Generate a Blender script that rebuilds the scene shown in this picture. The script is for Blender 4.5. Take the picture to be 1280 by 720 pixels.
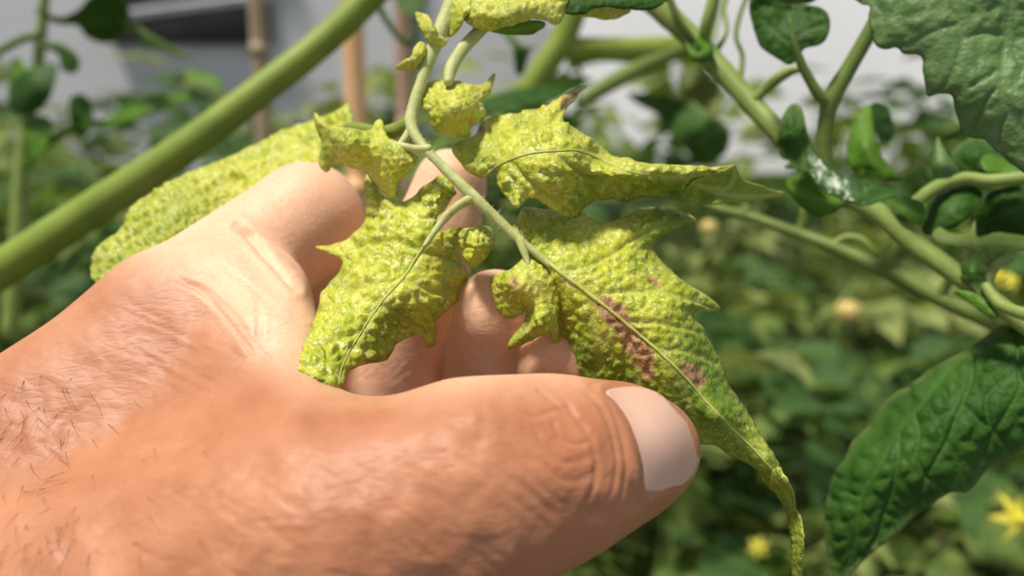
import bpy, bmesh, math, random
import numpy as np
from mathutils import Vector, Matrix
from mathutils.geometry import delaunay_2d_cdt
from mathutils.bvhtree import BVHTree

for o in list(bpy.data.objects):
    bpy.data.objects.remove(o)
scene = bpy.context.scene
COL = scene.collection

# ------------------------------------------------------------------ camera
FPX = 1050.0                      # focal length in pixels of a 1280 px wide frame
PITCH = math.radians(12.0)
CAM = np.array([0.0, 0.0, 1.25])
RIGHT = np.array([1.0, 0.0, 0.0])
FWD = np.array([0.0, math.cos(PITCH), -math.sin(PITCH)])
UP = np.array([0.0, math.sin(PITCH), math.cos(PITCH)])
cam_data = bpy.data.cameras.new('camera')
cam = bpy.data.objects.new('camera', cam_data)
COL.objects.link(cam)
cam.location = CAM
cam.rotation_euler = (math.pi / 2 - PITCH, 0, 0)
cam_data.sensor_width = 36.0
cam_data.lens = 36.0 * FPX / 1280.0
cam_data.clip_start = 0.005
cam_data.clip_end = 60
cam_data.dof.use_dof = True
cam_data.dof.focus_distance = 0.130
cam_data.dof.aperture_fstop = cam_data.lens / 2.5
scene.camera = cam

# ------------------------------------------------------------------ light
world = bpy.data.worlds.new('world')
scene.world = world
world.use_nodes = True
bg = world.node_tree.nodes['Background']
bg.inputs['Color'].default_value = (0.86, 0.93, 1.0, 1)
bg.inputs['Strength'].default_value = 0.38
sun_data = bpy.data.lights.new('sun_offscreen', 'SUN')
sun_data.energy = 4.8
sun_data.angle = math.radians(9)
sun_data.color = (1.0, 0.94, 0.84)
sun = bpy.data.objects.new('sun_offscreen', sun_data)
COL.objects.link(sun)
SUN_CAM = np.array([-0.30, 0.86, -0.36])          # towards the sun, in camera axes
sd = SUN_CAM[0] * RIGHT + SUN_CAM[1] * UP + SUN_CAM[2] * FWD
sun.rotation_euler = Vector(sd).to_track_quat('Z', 'Y').to_euler()
sun.location = (0, 0, 4)
scene.view_settings.view_transform = 'Standard'
scene.view_settings.look = 'None'
scene.view_settings.gamma = 1
scene.view_settings.use_curve_mapping = False
scene.view_settings.exposure = 0.0


# ------------------------------------------------------------------ helpers
DSC = 1.0        # depth scale for a whole plant part, keeps its outline and moves it nearer or farther


def cmm(px, py, d):
    """pixel + depth in mm -> camera-axes mm (right, up, forward)"""
    return np.array([(px - 640) / FPX * d, (360 - py) / FPX * d, d], float)


def to_world(c):
    c = np.asarray(c, float) * 0.001
    return CAM + c[..., 0:1] * RIGHT + c[..., 1:2] * UP + c[..., 2:3] * FWD


def W(px, py, d):
    return to_world(cmm(px, py, d))


def Warr(pxy, d):
    d = np.asarray(d, float)
    c = np.stack([(pxy[:, 0] - 640) / FPX * d, (360 - pxy[:, 1]) / FPX * d, d], 1)
    return to_world(c)


def project(w):
    r = np.asarray(w) - CAM
    d = r @ FWD
    return np.stack([640 + (r @ RIGHT) / d * FPX, 360 - (r @ UP) / d * FPX], 1), d * 1000


def new_obj(name, me, parent=None, mat=None, loc=None):
    o = bpy.data.objects.new(name, me)
    COL.objects.link(o)
    if parent is not None:
        o.parent = parent
    if mat is not None and me is not None:
        me.materials.append(mat)
    if loc is not None:
        o.location = loc
    return o


def tag(o, label=None, cat=None, group=None, kind=None):
    if label: o['label'] = label
    if cat: o['category'] = cat
    if group: o['group'] = group
    if kind: o['kind'] = kind
    return o


def thing(name, label, cat, loc, group=None):
    o = bpy.data.objects.new(name, None)
    COL.objects.link(o)
    o.empty_display_size = 0.01
    o.location = loc
    return tag(o, label, cat, group)


def mesh_np(name, v, faces, smooth=True):
    me = bpy.data.meshes.new(name)
    me.from_pydata([tuple(p) for p in v], [], [tuple(int(i) for i in f) for f in faces])
    if smooth:
        me.polygons.foreach_set('use_smooth', np.ones(len(me.polygons), bool))
    me.update()
    return me


def attr(me, name, vals):
    a = me.attributes.new(name, 'FLOAT', 'POINT')
    a.data.foreach_set('value', np.asarray(vals, np.float32))


def catmull(P, n_per=6, closed=False):
    P = np.asarray(P, float)
    n = len(P)
    out = []
    segs = n if closed else n - 1
    for i in range(segs):
        if closed:
            p0, p1, p2, p3 = P[(i - 1) % n], P[i], P[(i + 1) % n], P[(i + 2) % n]
        else:
            p0, p1, p2, p3 = P[max(i - 1, 0)], P[i], P[i + 1], P[min(i + 2, n - 1)]
        for k in range(n_per):
            t = k / n_per
            out.append(0.5 * ((2 * p1) + (-p0 + p2) * t + (2 * p0 - 5 * p1 + 4 * p2 - p3) * t * t
                              + (-p0 + 3 * p1 - 3 * p2 + p3) * t ** 3))
    if not closed:
        out.append(P[-1])
    return np.array(out)


def resample(P, step, closed=False):
    Q = np.vstack([P, P[:1]]) if closed else P
    L = np.r_[0, np.cumsum(np.linalg.norm(np.diff(Q, axis=0), axis=1))]
    n = max(3, int(round(L[-1] / step)))
    s = np.linspace(0, L[-1], n + 1)
    if closed: s = s[:-1]
    return np.stack([np.interp(s, L, Q[:, k]) for k in range(Q.shape[1])], 1)


def tube_mesh(name, pts, radii, segs=10, cap=True, n_per=6, wob=0.0, seed=0):
    """round tapered tube through world points"""
    rng = np.random.RandomState(seed)
    PR = np.column_stack([np.asarray(pts, float), np.asarray(radii, float)])
    PR = catmull(PR, n_per)
    P, R = PR[:, :3], PR[:, 3]
    T = np.gradient(P, axis=0)
    T /= np.linalg.norm(T, axis=1)[:, None] + 1e-12
    a = np.array([0.3, 0.5, 0.81])
    v, f = [], []
    nrm = np.cross(T[0], a); nrm /= np.linalg.norm(nrm)
    for i in range(len(P)):
        nrm = nrm - T[i] * (nrm @ T[i]); nrm /= np.linalg.norm(nrm)
        b = np.cross(T[i], nrm)
        for k in range(segs):
            an = 2 * math.pi * k / segs
            r = R[i] * (1 + wob * rng.uniform(-1, 1))
            v.append(P[i] + r * (math.cos(an) * nrm + math.sin(an) * b))
    for i in range(len(P) - 1):
        for k in range(segs):
            k2 = (k + 1) % segs
            f.append((i * segs + k, i * segs + k2, (i + 1) * segs + k2, (i + 1) * segs + k))
    if cap:
        n = len(v)
        v.append(P[0] - T[0] * R[0] * 0.5); v.append(P[-1] + T[-1] * R[-1] * 0.7)
        for k in range(segs):
            k2 = (k + 1) % segs
            f.append((k2, k, n))
            f.append(((len(P) - 1) * segs + k, (len(P) - 1) * segs + k2, n + 1))
    return mesh_np(name, v, f)


def tube(name, pxd, radii_mm, parent, mat, segs=10, wob=0.0, seed=0, n_per=6):
    """tube through (px, py, depth mm) points"""
    o0 = np.array(parent.location) if parent is not None else np.zeros(3)
    pts = [W(p[0], p[1], p[2] * DSC) - o0 for p in pxd]
    me = tube_mesh(name, pts, [r * 0.001 * DSC for r in radii_mm], segs, wob=wob, seed=seed, n_per=n_per)
    return new_obj(name, me, parent, mat)


def rbf_fit(ctrl):
    C = np.asarray(ctrl, float)
    X, z = C[:, :2] / 100.0, C[:, 2]
    n = len(X)
    if n < 4:
        A = np.column_stack([np.ones(n), X])
        co = np.linalg.lstsq(A, z, rcond=None)[0]
        return lambda Q: np.column_stack([np.ones(len(Q)), Q / 100.0]) @ co

    def phi(r): return r * r * np.log(r + 1e-9)
    K = phi(np.linalg.norm(X[:, None] - X[None], axis=2)) + np.eye(n) * 1e-3
    P = np.column_stack([np.ones(n), X])
    A = np.block([[K, P], [P.T, np.zeros((3, 3))]])
    s = np.linalg.solve(A, np.r_[z, 0, 0, 0])

    def ev(Q):
        Q = Q / 100.0
        return phi(np.linalg.norm(Q[:, None] - X[None], axis=2)) @ s[:n] + np.column_stack([np.ones(len(Q)), Q]) @ s[n:]
    return ev


def inside(poly, Q):
    x, y = Q[:, 0], Q[:, 1]
    c = np.zeros(len(Q), bool)
    j = len(poly) - 1
    for i in range(len(poly)):
        xi, yi = poly[i]; xj, yj = poly[j]
        m = ((yi > y) != (yj > y)) & (x < (xj - xi) * (y - yi) / (yj - yi + 1e-12) + xi)
        c ^= m
        j = i
    return c


def seg_dist(Q, line):
    best = np.full(len(Q), 1e9)
    for a, b in zip(line[:-1], line[1:]):
        ab = b - a
        t = np.clip(((Q - a) @ ab) / (ab @ ab + 1e-12), 0, 1)
        best = np.minimum(best, np.linalg.norm(Q - a - t[:, None] * ab, axis=1))
    return best


def smooth01(x):
    x = np.clip(x, 0, 1)
    return x * x * (3 - 2 * x)


def vnoise(Q, scale, seed):
    """smooth 2-D value noise in -1..1"""
    rng = np.random.RandomState(seed)
    G = rng.uniform(-1, 1, (64, 64))
    p = Q / scale + 100.0
    i = np.floor(p).astype(int); f = p - i
    f = f * f * (3 - 2 * f)
    g = lambda a, b: G[(i[:, 0] + a) % 64, (i[:, 1] + b) % 64]
    return (g(0, 0) * (1 - f[:, 0]) + g(1, 0) * f[:, 0]) * (1 - f[:, 1]) + \
           (g(0, 1) * (1 - f[:, 0]) + g(1, 1) * f[:, 0]) * f[:, 1]


def vert_normals(v, tris):
    n = np.zeros_like(v)
    fn = np.cross(v[tris[:, 1]] - v[tris[:, 0]], v[tris[:, 2]] - v[tris[:, 0]])
    for k in range(3):
        np.add.at(n, tris[:, k], fn)
    return n / (np.linalg.norm(n, axis=1)[:, None] + 1e-15)


def blade(name, outline, ctrl, parent, mat, veins=(), step=3.0, amp=0.7, cell=20.0, curl=1.2, curl_w=14.0,
          serr=1.0, lesions=(), seed=1, vein_w=3.0, thick=0.28, corner=False, side_veins=0, green=(), fine=0.35,
          groove=0.5, rib=0.0, calm=()):
    """a leaf blade: outline, shape and veins given as pixel + depth, blistered along its own normals"""
    rng = np.random.RandomState(seed)
    ol = np.asarray(outline, float)
    ol = ol if corner else catmull(ol, 5, closed=True)
    ol = resample(ol, step, closed=True)
    if serr:
        c = ol.mean(0)
        t = np.roll(ol, -1, 0) - np.roll(ol, 1, 0)
        nn = np.column_stack([t[:, 1], -t[:, 0]]); nn /= np.linalg.norm(nn, axis=1)[:, None] + 1e-9
        ol = ol + nn * (vnoise(ol, step * 3.2, seed + 5) * serr)[:, None]
    lo, hi = ol.min(0), ol.max(0)
    gx, gy = np.meshgrid(np.arange(lo[0], hi[0], step), np.arange(lo[1], hi[1], step * 0.866))
    gx = gx + (np.arange(gx.shape[0]) % 2)[:, None] * step * 0.5
    Q = np.column_stack([gx.ravel(), gy.ravel()]) + rng.uniform(-.12, .12, (gx.size, 2)) * step
    Q = Q[inside(ol, Q)]
    olc = np.vstack([ol, ol[:1]])
    Q = Q[seg_dist(Q, olc) > step * 0.55]
    n = len(ol)
    pts = [Vector(p) for p in np.vstack([ol, Q])]
    ov, oe, of, *_ = delaunay_2d_cdt(pts, [], [list(range(n))], 1, 1e-4)
    V2 = np.array([tuple(p) for p in ov])
    F = np.array([f for f in of if len(f) == 3])
    ev = rbf_fit(ctrl)
    d = ev(V2) * DSC
    de = seg_dist(V2, olc)
    d = d + curl * np.exp(-de / curl_w)
    w0 = Warr(V2, d)
    nrm = vert_normals(w0, F)
    view = CAM - w0
    flip = np.sum(nrm * view, 1).mean() < 0
    if flip:
        F = F[:, ::-1]; nrm = -nrm
    # veins
    vl = [np.asarray(v, float) for v in veins]
    auto = []
    if side_veins and vl:
        mid = resample(catmull(vl[0], 6), 2.0)
        L = len(mid)
        for k in range(side_veins):
            i = int(L * (0.06 + 0.86 * (k + 0.5) / side_veins))
            tdir = mid[min(i + 3, L - 1)] - mid[max(i - 3, 0)]
            tdir /= np.linalg.norm(tdir) + 1e-9
            for s in (-1, 1):
                a = s * math.radians(52 + rng.uniform(-8, 8))
                dv = np.array([tdir[0] * math.cos(a) - tdir[1] * math.sin(a), tdir[0] * math.sin(a) + tdir[1] * math.cos(a)])
                ln = [mid[i]]
                for q in range(9):
                    ln.append(ln[-1] + dv * 11)
                    dv = dv + tdir * 0.06; dv /= np.linalg.norm(dv)
                auto.append(np.array(ln))
    dv = np.full(len(V2), 1e3)
    for v in vl: dv = np.minimum(dv, seg_dist(V2, catmull(v, 5)))
    dv2 = dv.copy()
    dmid = seg_dist(V2, catmull(vl[0], 5)) if vl else np.full(len(V2), 1e3)
    for v in auto: dv2 = np.minimum(dv2, seg_dist(V2, v) + 1.0)
    # blisters between the veins
    def cells(cs, sd):
        r2 = np.random.RandomState(sd)
        cx, cy = np.meshgrid(np.arange(lo[0] - cs, hi[0] + cs, cs), np.arange(lo[1] - cs, hi[1] + cs, cs))
        S = np.column_stack([cx.ravel(), cy.ravel()]) + r2.uniform(-.42, .42, (cx.size, 2)) * cs
        f1 = np.full(len(V2), 1e9); f2 = f1.copy()
        for s in S:
            r = np.hypot(V2[:, 0] - s[0], V2[:, 1] - s[1])
            f2 = np.where(r < f1, f1, np.minimum(f2, r)); f1 = np.minimum(f1, r)
        return smooth01((f2 - f1) / (0.75 * cs))
    b1 = cells(cell, seed + 11)
    b2 = cells(cell * 0.42, seed + 12)
    g = 1 - np.exp(-(dv2 / (cell * 0.30)) ** 2)
    h = amp * (b1 * g - 0.5) + amp * fine * (b2 - 0.5) * g - groove * amp * np.exp(-(dv2 / vein_w) ** 2) * (1 - 0.8 * np.exp(-(dmid / 7.0) ** 2))
    h *= 0.75 + 0.45 * vnoise(V2, cell * 2.2, seed + 3)
    h += amp * 1.1 * vnoise(V2, cell * 2.6, seed + 2)
    h *= smooth01(de / 6.0 + 0.25)
    for (cx_, cy_, cr_, cf_) in calm:
        h *= 1 - cf_ * np.exp(-((V2[:, 0] - cx_) ** 2 + (V2[:, 1] - cy_) ** 2) / (cr_ * cr_))
    w = w0 + nrm * (h * 0.001)[:, None]
    les = np.zeros(len(V2))
    for pl, soft in lesions:
        pl = np.asarray(pl, float)
        Qn = V2 + np.column_stack([vnoise(V2, 9, 31), vnoise(V2, 9, 32)]) * 4 + np.column_stack([vnoise(V2, 3, 33), vnoise(V2, 3, 34)]) * 2
        ins = inside(pl, Qn); dd = seg_dist(Qn, np.vstack([pl, pl[:1]]))
        les = np.maximum(les, smooth01(0.5 + np.where(ins, dd, -dd) / soft))
    w = w - nrm * (les * 0.12 * (1 + vnoise(V2, 6, 41)) * 0.001)[:, None]
    gr = np.zeros(len(V2))
    for (gx_, gy_, rx, wgt) in green:
        gr = gr + wgt * np.exp(-((V2[:, 0] - gx_) ** 2 + (V2[:, 1] - gy_) ** 2) / (rx * rx))
    o0 = np.array(parent.location)
    me = mesh_np(name, w - o0, F)
    attr(me, 'vein', np.exp(-(dv / vein_w) ** 2))
    attr(me, 'sidevein', np.exp(-(dv2 / (vein_w * 0.8)) ** 2))
    attr(me, 'lesion', les)
    attr(me, 'green', np.clip(gr, -1, 1))
    attr(me, 'rim', np.exp(-de / 2.5))
    o = new_obj(name, me, parent, mat)
    m = o.modifiers.new('thickness', 'SOLIDIFY')
    m.thickness = thick * 0.001
    m.offset = -1
    if rib:      # raised midrib lying on the blade
        ln = resample(catmull(vl[0], 6), 9.0)
        keep = inside(ol, ln); keep[0] = True
        ln = ln[keep]
        pos, rad = [], []
        for i, q in enumerate(ln):
            dd = np.hypot(V2[:, 0] - q[0], V2[:, 1] - q[1])
            k = np.argsort(dd)[:14]
            wt = np.exp(-(dd[k] / 5.0) ** 2) + 1e-6
            pos.append((w[k] * wt[:, None]).sum(0) / wt.sum() + nrm[k[0]] * 0.00002 - o0)
            rad.append(rib * 0.001 * (1 - 0.78 * i / (len(ln) - 1)))
        new_obj('midrib', tube_mesh('midrib', pos, rad, 8, n_per=3), o, M_RIB)
    return o


# ------------------------------------------------------------------ materials
def nt(name):
    m = bpy.data.materials.new(name)
    m.use_nodes = True
    t = m.node_tree
    t.nodes.clear()
    return m, t


def N(t, typ, **kw):
    n = t.nodes.new(typ)
    for k, v in kw.items():
        if k in n.inputs: n.inputs[k].default_value = v
        else: setattr(n, k, v)
    return n


def ramp(t, src, stops):
    r = t.nodes.new('ShaderNodeValToRGB')
    el = r.color_ramp.elements
    el[0].position, el[0].color = stops[0][0], (*stops[0][1], 1) if len(stops[0][1]) == 3 else stops[0][1]
    el[1].position, el[1].color = stops[-1][0], (*stops[-1][1], 1)
    for p, c in stops[1:-1]:
        e = el.new(p); e.color = (*c, 1)
    t.links.new(src, r.inputs[0])
    return r.outputs[0]


def mixc(t, fac, a, b, mode='MIX'):
    n = t.nodes.new('ShaderNodeMix'); n.data_type = 'RGBA'; n.blend_type = mode
    for s, v in ((n.inputs[0], fac), (n.inputs[6], a), (n.inputs[7], b)):
        if hasattr(v, 'is_output'): t.links.new(v, s)
        elif isinstance(v, (tuple, list)): s.default_value = (*v, 1)
        else: s.default_value = v
    return n.outputs[2]


def math_(t, op, a, b=0.0):
    n = t.nodes.new('ShaderNodeMath'); n.operation = op
    for s, v in ((n.inputs[0], a), (n.inputs[1], b)):
        if hasattr(v, 'is_output'): t.links.new(v, s)
        else: s.default_value = v
    return n.outputs[0]


def attrn(t, name):
    return N(t, 'ShaderNodeAttribute', attribute_name=name).outputs['Fac']


def noise(t, scale, detail=3.0, rough=0.55, vec=None):
    n = N(t, 'ShaderNodeTexNoise', Scale=scale, Detail=detail, Roughness=rough)
    c = vec or N(t, 'ShaderNodeTexCoord').outputs['Object']
    t.links.new(c, n.inputs['Vector'])
    return n.outputs['Fac']


def voro(t, scale, feature='F1', vec=None):
    n = N(t, 'ShaderNodeTexVoronoi', Scale=scale); n.feature = feature
    c = vec or N(t, 'ShaderNodeTexCoord').outputs['Object']
    t.links.new(c, n.inputs['Vector'])
    return n.outputs['Distance']


def leaf_shader(t, col, rough=0.5, transl=0.3, bump=None, bstr=0.3, bdist=0.0003, spec=0.35, tcol=None):
    p = N(t, 'ShaderNodeBsdfPrincipled', Roughness=rough)
    p.inputs['Specular IOR Level'].default_value = spec
    t.links.new(col, p.inputs['Base Color'])
    tr = N(t, 'ShaderNodeBsdfTranslucent')
    tc = mixc(t, 1.0, col, tcol or (0.95, 1.0, 0.45), 'MULTIPLY')
    t.links.new(tc, tr.inputs['Color'])
    mx = N(t, 'ShaderNodeMixShader'); mx.inputs[0].default_value = transl
    t.links.new(p.outputs[0], mx.inputs[1]); t.links.new(tr.outputs[0], mx.inputs[2])
    if bump is not None:
        b = N(t, 'ShaderNodeBump', Strength=bstr, Distance=bdist)
        t.links.new(bump, b.inputs['Height']); t.links.new(b.outputs[0], p.inputs['Normal'])
        t.links.new(b.outputs[0], tr.inputs['Normal'])
    out = N(t, 'ShaderNodeOutputMaterial')
    t.links.new(mx.outputs[0], out.inputs[0])


def mat_yellow_leaf(name, hue=0.0):
    m, t = nt(name)
    n1 = noise(t, 260, 3)
    base = ramp(t, n1, [(0.28, (0.34, 0.44, 0.022)), (0.46, (0.58, 0.61, 0.045)), (0.70, (0.76, 0.74, 0.10))])
    gfac = math_(t, 'MULTIPLY', attrn(t, 'green'), 1.1)
    n2 = noise(t, 420, 2)
    gcol = ramp(t, n2, [(0.35, (0.12, 0.21, 0.012)), (0.65, (0.24, 0.37, 0.022))])
    gm = N(t, 'ShaderNodeClamp'); t.links.new(gfac, gm.inputs[0])
    col = mixc(t, gm.outputs[0], base, gcol)
    # pale feeding specks and dull green flecks
    v = voro(t, 1500)
    sp = ramp(t, v, [(0.26, (1, 1, 1)), (0.48, (0, 0, 0))])
    n3 = noise(t, 330, 2)
    spm = math_(t, 'MULTIPLY', sp, ramp(t, n3, [(0.42, (0, 0, 0)), (0.58, (1, 1, 1))]))
    spm = math_(t, 'MULTIPLY', spm, math_(t, 'SUBTRACT', 1.0, math_(t, 'MULTIPLY', gm.outputs[0], 0.75)))
    col = mixc(t, math_(t, 'MULTIPLY', spm, 0.85), col, (0.95, 0.92, 0.50))
    n4 = noise(t, 1100, 2)
    dk = ramp(t, n4, [(0.52, (0, 0, 0)), (0.68, (1, 1, 1))])
    col = mixc(t, math_(t, 'MULTIPLY', dk, 0.42), col, (0.16, 0.28, 0.014))
    col = mixc(t, math_(t, 'MULTIPLY', attrn(t, 'vein'), 0.55), col, (0.58, 0.60, 0.12))
    les = attrn(t, 'lesion')
    n5 = noise(t, 620, 4, 0.65)
    lc = ramp(t, n5, [(0.30, (0.09, 0.03, 0.012)), (0.42, (0.42, 0.21, 0.085)), (0.64, (0.64, 0.43, 0.24))])
    col = mixc(t, les, col, lc)
    col = mixc(t, math_(t, 'MULTIPLY', attrn(t, 'rim'), 0.35), col, (0.62, 0.58, 0.16))
    leaf_shader(t, col, 0.42, 0.22, math_(t, 'ADD', noise(t, 1300, 3), math_(t, 'MULTIPLY', voro(t, 800), 0.8)), 0.55, 0.0005, 0.42)
    return m


def mat_green_leaf(name, c0, c1, rough=0.5, transl=0.25, vein=(0.2, 0.3, 0.08), vfac=0.4, scale=120, spec=0.35, bst=0.35, rim=None):
    m, t = nt(name)
    col = ramp(t, noise(t, scale, 4), [(0.32, c0), (0.68, c1)])
    col = mixc(t, math_(t, 'MULTIPLY', attrn(t, 'vein'), vfac), col, vein)
    col = mixc(t, math_(t, 'MULTIPLY', attrn(t, 'sidevein'), vfac * 0.35), col, vein)
    sp = ramp(t, voro(t, 1800), [(0.12, (1, 1, 1)), (0.32, (0, 0, 0))])
    col = mixc(t, math_(t, 'MULTIPLY', sp, 0.16), col, tuple(min(1, x * 2.2 + 0.02) for x in c1))
    if rim: col = mixc(t, math_(t, 'MULTIPLY', attrn(t, 'rim'), 0.6), col, rim)
    leaf_shader(t, col, rough, transl, math_(t, 'ADD', noise(t, 1500, 3), voro(t, 900)), bst, 0.0004, spec)
    return m


def mat_stem(name, c0, c1, rough=0.5, scale=150):
    m, t = nt(name)
    tc = N(t, 'ShaderNodeTexCoord')
    col = ramp(t, noise(t, scale, 4), [(0.3, c0), (0.7, c1)])
    leaf_shader(t, col, rough, 0.12, noise(t, 1200, 3), 0.3, 0.0004, 0.35)
    return m


def mat_plain(name, c0, c1, rough=0.6, scale=20, bump=0.2, bdist=0.002, spec=0.4, metallic=0.0):
    m, t = nt(name)
    p = N(t, 'ShaderNodeBsdfPrincipled', Roughness=rough, Metallic=metallic)
    p.inputs['Specular IOR Level'].default_value = spec
    nz = noise(t, scale, 5)
    t.links.new(ramp(t, nz, [(0.3, c0), (0.7, c1)]), p.inputs['Base Color'])
    b = N(t, 'ShaderNodeBump', Strength=bump, Distance=bdist)
    t.links.new(nz, b.inputs['Height']); t.links.new(b.outputs[0], p.inputs['Normal'])
    o = N(t, 'ShaderNodeOutputMaterial'); t.links.new(p.outputs[0], o.inputs[0])
    return m


def mat_skin():
    m, t = nt('skin')
    big = noise(t, 75, 4, 0.6)
    dors = ramp(t, big, [(0.30, (0.43, 0.165, 0.078)), (0.52, (0.51, 0.215, 0.110)), (0.74, (0.59, 0.27, 0.148))])
    palm = ramp(t, big, [(0.30, (0.83, 0.48, 0.305)), (0.70, (0.90, 0.57, 0.385))])
    col = mixc(t, attrn(t, 'palm'), dors, palm)
    col = mixc(t, math_(t, 'MULTIPLY', attrn(t, 'red'), 0.6), col, (0.52, 0.185, 0.085))
    fine = noise(t, 1400, 3)
    col = mixc(t, math_(t, 'MULTIPLY', ramp(t, fine, [(0.45, (0, 0, 0)), (0.75, (1, 1, 1))]), 0.22), col, (0.42, 0.17, 0.085))
    p = N(t, 'ShaderNodeBsdfPrincipled', Roughness=0.5)
    p.inputs['Specular IOR Level'].default_value = 0.38
    p.inputs['Subsurface Weight'].default_value = 0.35
    p.inputs['Subsurface Scale'].default_value = 0.0035
    p.inputs['Subsurface Radius'].default_value = (1.0, 0.35, 0.18)
    t.links.new(col, p.inputs['Base Color'])
    # stretched net of fine skin lines
    mp = N(t, 'ShaderNodeMapping'); tc = N(t, 'ShaderNodeTexCoord')
    mp.inputs['Rotation'].default_value = (0.2, 0.5, 0.5); mp.inputs['Scale'].default_value = (0.55, 1.0, 1.5)
    t.links.new(tc.outputs['Object'], mp.inputs['Vector'])
    v1 = voro(t, 620, 'DISTANCE_TO_EDGE', mp.outputs[0])
    v1 = ramp(t, v1, [(0.0, (0, 0, 0)), (0.22, (1, 1, 1))])
    h = math_(t, 'ADD', math_(t, 'MULTIPLY', v1, 0.28), math_(t, 'MULTIPLY', noise(t, 500, 4, 0.65, mp.outputs[0]), 0.8))
    b = N(t, 'ShaderNodeBump', Strength=0.32, Distance=0.00028)
    t.links.new(h, b.inputs['Height']); t.links.new(b.outputs[0], p.inputs['Normal'])
    o = N(t, 'ShaderNodeOutputMaterial'); t.links.new(p.outputs[0], o.inputs[0])
    return m


M_YEL = mat_yellow_leaf('yellowed_leaf')
M_BIG = mat_green_leaf('dull_green_leaf', (0.10, 0.20, 0.05), (0.17, 0.28, 0.09), 0.5, 0.2, (0.17, 0.28, 0.09), 0.4, 140, 0.5)
M_DARK = mat_green_leaf('grown_leaf_pale_rim', (0.026, 0.090, 0.009), (0.055, 0.14, 0.016), 0.55, 0.2, (0.11, 0.22, 0.05), 0.3, 120, 0.22, rim=(0.25, 0.28, 0.10))
M_YOUNG_LIT = mat_green_leaf('young_and_lit_leaf', (0.08, 0.21, 0.012), (0.15, 0.32, 0.026), 0.45, 0.38, (0.3, 0.45, 0.09), 0.35, 90)  # young leaves, and a lit copy of the grown leaf for backlit ones
M_MID = mat_green_leaf('grown_leaf', (0.026, 0.090, 0.009), (0.055, 0.14, 0.016), 0.55, 0.3, (0.11, 0.22, 0.05), 0.4, 120, 0.25)
M_BLUE = mat_green_leaf('glossy_grown_leaf', (0.026, 0.090, 0.009), (0.055, 0.14, 0.016), 0.36, 0.2, (0.11, 0.22, 0.05), 0.3, 120, 0.6, 0.12)
M_YSTEM = mat_stem('pale_yellow_stalk', (0.42, 0.47, 0.13), (0.66, 0.67, 0.32), 0.55, 420)
M_RIB = mat_stem('pale_midrib', (0.46, 0.52, 0.09), (0.62, 0.63, 0.20), 0.5, 400)
M_STEM = mat_stem('green_stem', (0.19, 0.28, 0.035), (0.31, 0.39, 0.06), 0.45, 70)
M_BRANCH = mat_stem('branch_green', (0.20, 0.29, 0.06), (0.34, 0.42, 0.11), 0.5, 90)
M_DSTEM = mat_stem('slim_shaded_stalk', (0.12, 0.19, 0.035), (0.21, 0.28, 0.06), 0.5, 90)  # stems vary, but part of the darker tone is shade put into the colour
M_SKIN = mat_skin()
M_NAIL = mat_plain('nail', (0.75, 0.44, 0.325), (0.81, 0.51, 0.39), 0.30, 160, 0.08, 0.0002, 0.5)
M_HAIR = mat_plain('hair', (0.12, 0.06, 0.03), (0.18, 0.09, 0.045), 0.5, 50, 0.0)
M_BAMBOO = mat_plain('bamboo', (0.85, 0.46, 0.20), (0.92, 0.56, 0.29), 0.5, 25, 0.2, 0.001)
M_BAMBOO2 = mat_plain('grey_bamboo', (0.34, 0.24, 0.15), (0.46, 0.34, 0.23), 0.6, 25, 0.2, 0.001)
M_WALL = mat_plain('greenhouse_film', (0.70, 0.70, 0.74), (0.84, 0.84, 0.87), 0.5, 1.2, 0.05, 0.01)
M_SOIL = mat_plain('soil', (0.035, 0.025, 0.015), (0.09, 0.065, 0.04), 0.9, 14, 0.8, 0.03)
M_BACKING = mat_plain('added_green_backing', (0.07, 0.12, 0.045), (0.13, 0.19, 0.075), 0.8, 9, 0.2, 0.01)  # for the sheets added behind the plants to darken the gaps
M_METAL = mat_plain('galvanised', (0.32, 0.33, 0.36), (0.45, 0.46, 0.48), 0.45, 30, 0.05, 0.001, 0.5, 0.6)
M_OPEN = mat_plain('dark_opening_panel', (0.03, 0.03, 0.035), (0.06, 0.055, 0.06), 0.9, 8, 0.1, 0.01)  # dark colour stands for the shade inside the vent opening
M_YFRUIT = mat_plain('pale_fruit', (0.62, 0.46, 0.12), (0.74, 0.58, 0.22), 0.3, 60, 0.0)
M_PETAL = mat_plain('yellow_petal', (0.72, 0.62, 0.04), (0.82, 0.74, 0.10), 0.5, 60, 0.1, 0.0005)
M_BG = [mat_green_leaf('plant_leaf_a', (0.07, 0.135, 0.024), (0.20, 0.27, 0.06), 0.6, 0.3, scale=35, spec=0.2),
        mat_green_leaf('plant_leaf_b', (0.15, 0.20, 0.05), (0.36, 0.41, 0.14), 0.6, 0.3, scale=35, spec=0.2),
        mat_green_leaf('plant_leaf_c', (0.030, 0.085, 0.020), (0.09, 0.17, 0.045), 0.6, 0.3, scale=35, spec=0.2)]


# ------------------------------------------------------------------ setting
def box(name, cx, cy, cz, sx, sy, sz, mat, parent=None, rot=None):
    bm = bmesh.new()
    bmesh.ops.create_cube(bm, size=1)
    for v in bm.verts:
        v.co = Vector((v.co.x * sx, v.co.y * sy, v.co.z * sz))
    bmesh.ops.bevel(bm, geom=bm.edges[:], offset=min(sx, sy, sz) * 0.12, segments=1, affect='EDGES')
    me = bpy.data.meshes.new(name); bm.to_mesh(me); bm.free()
    o = new_obj(name, me, parent, mat, (cx, cy, cz))
    if rot: o.rotation_euler = rot
    return o


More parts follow.
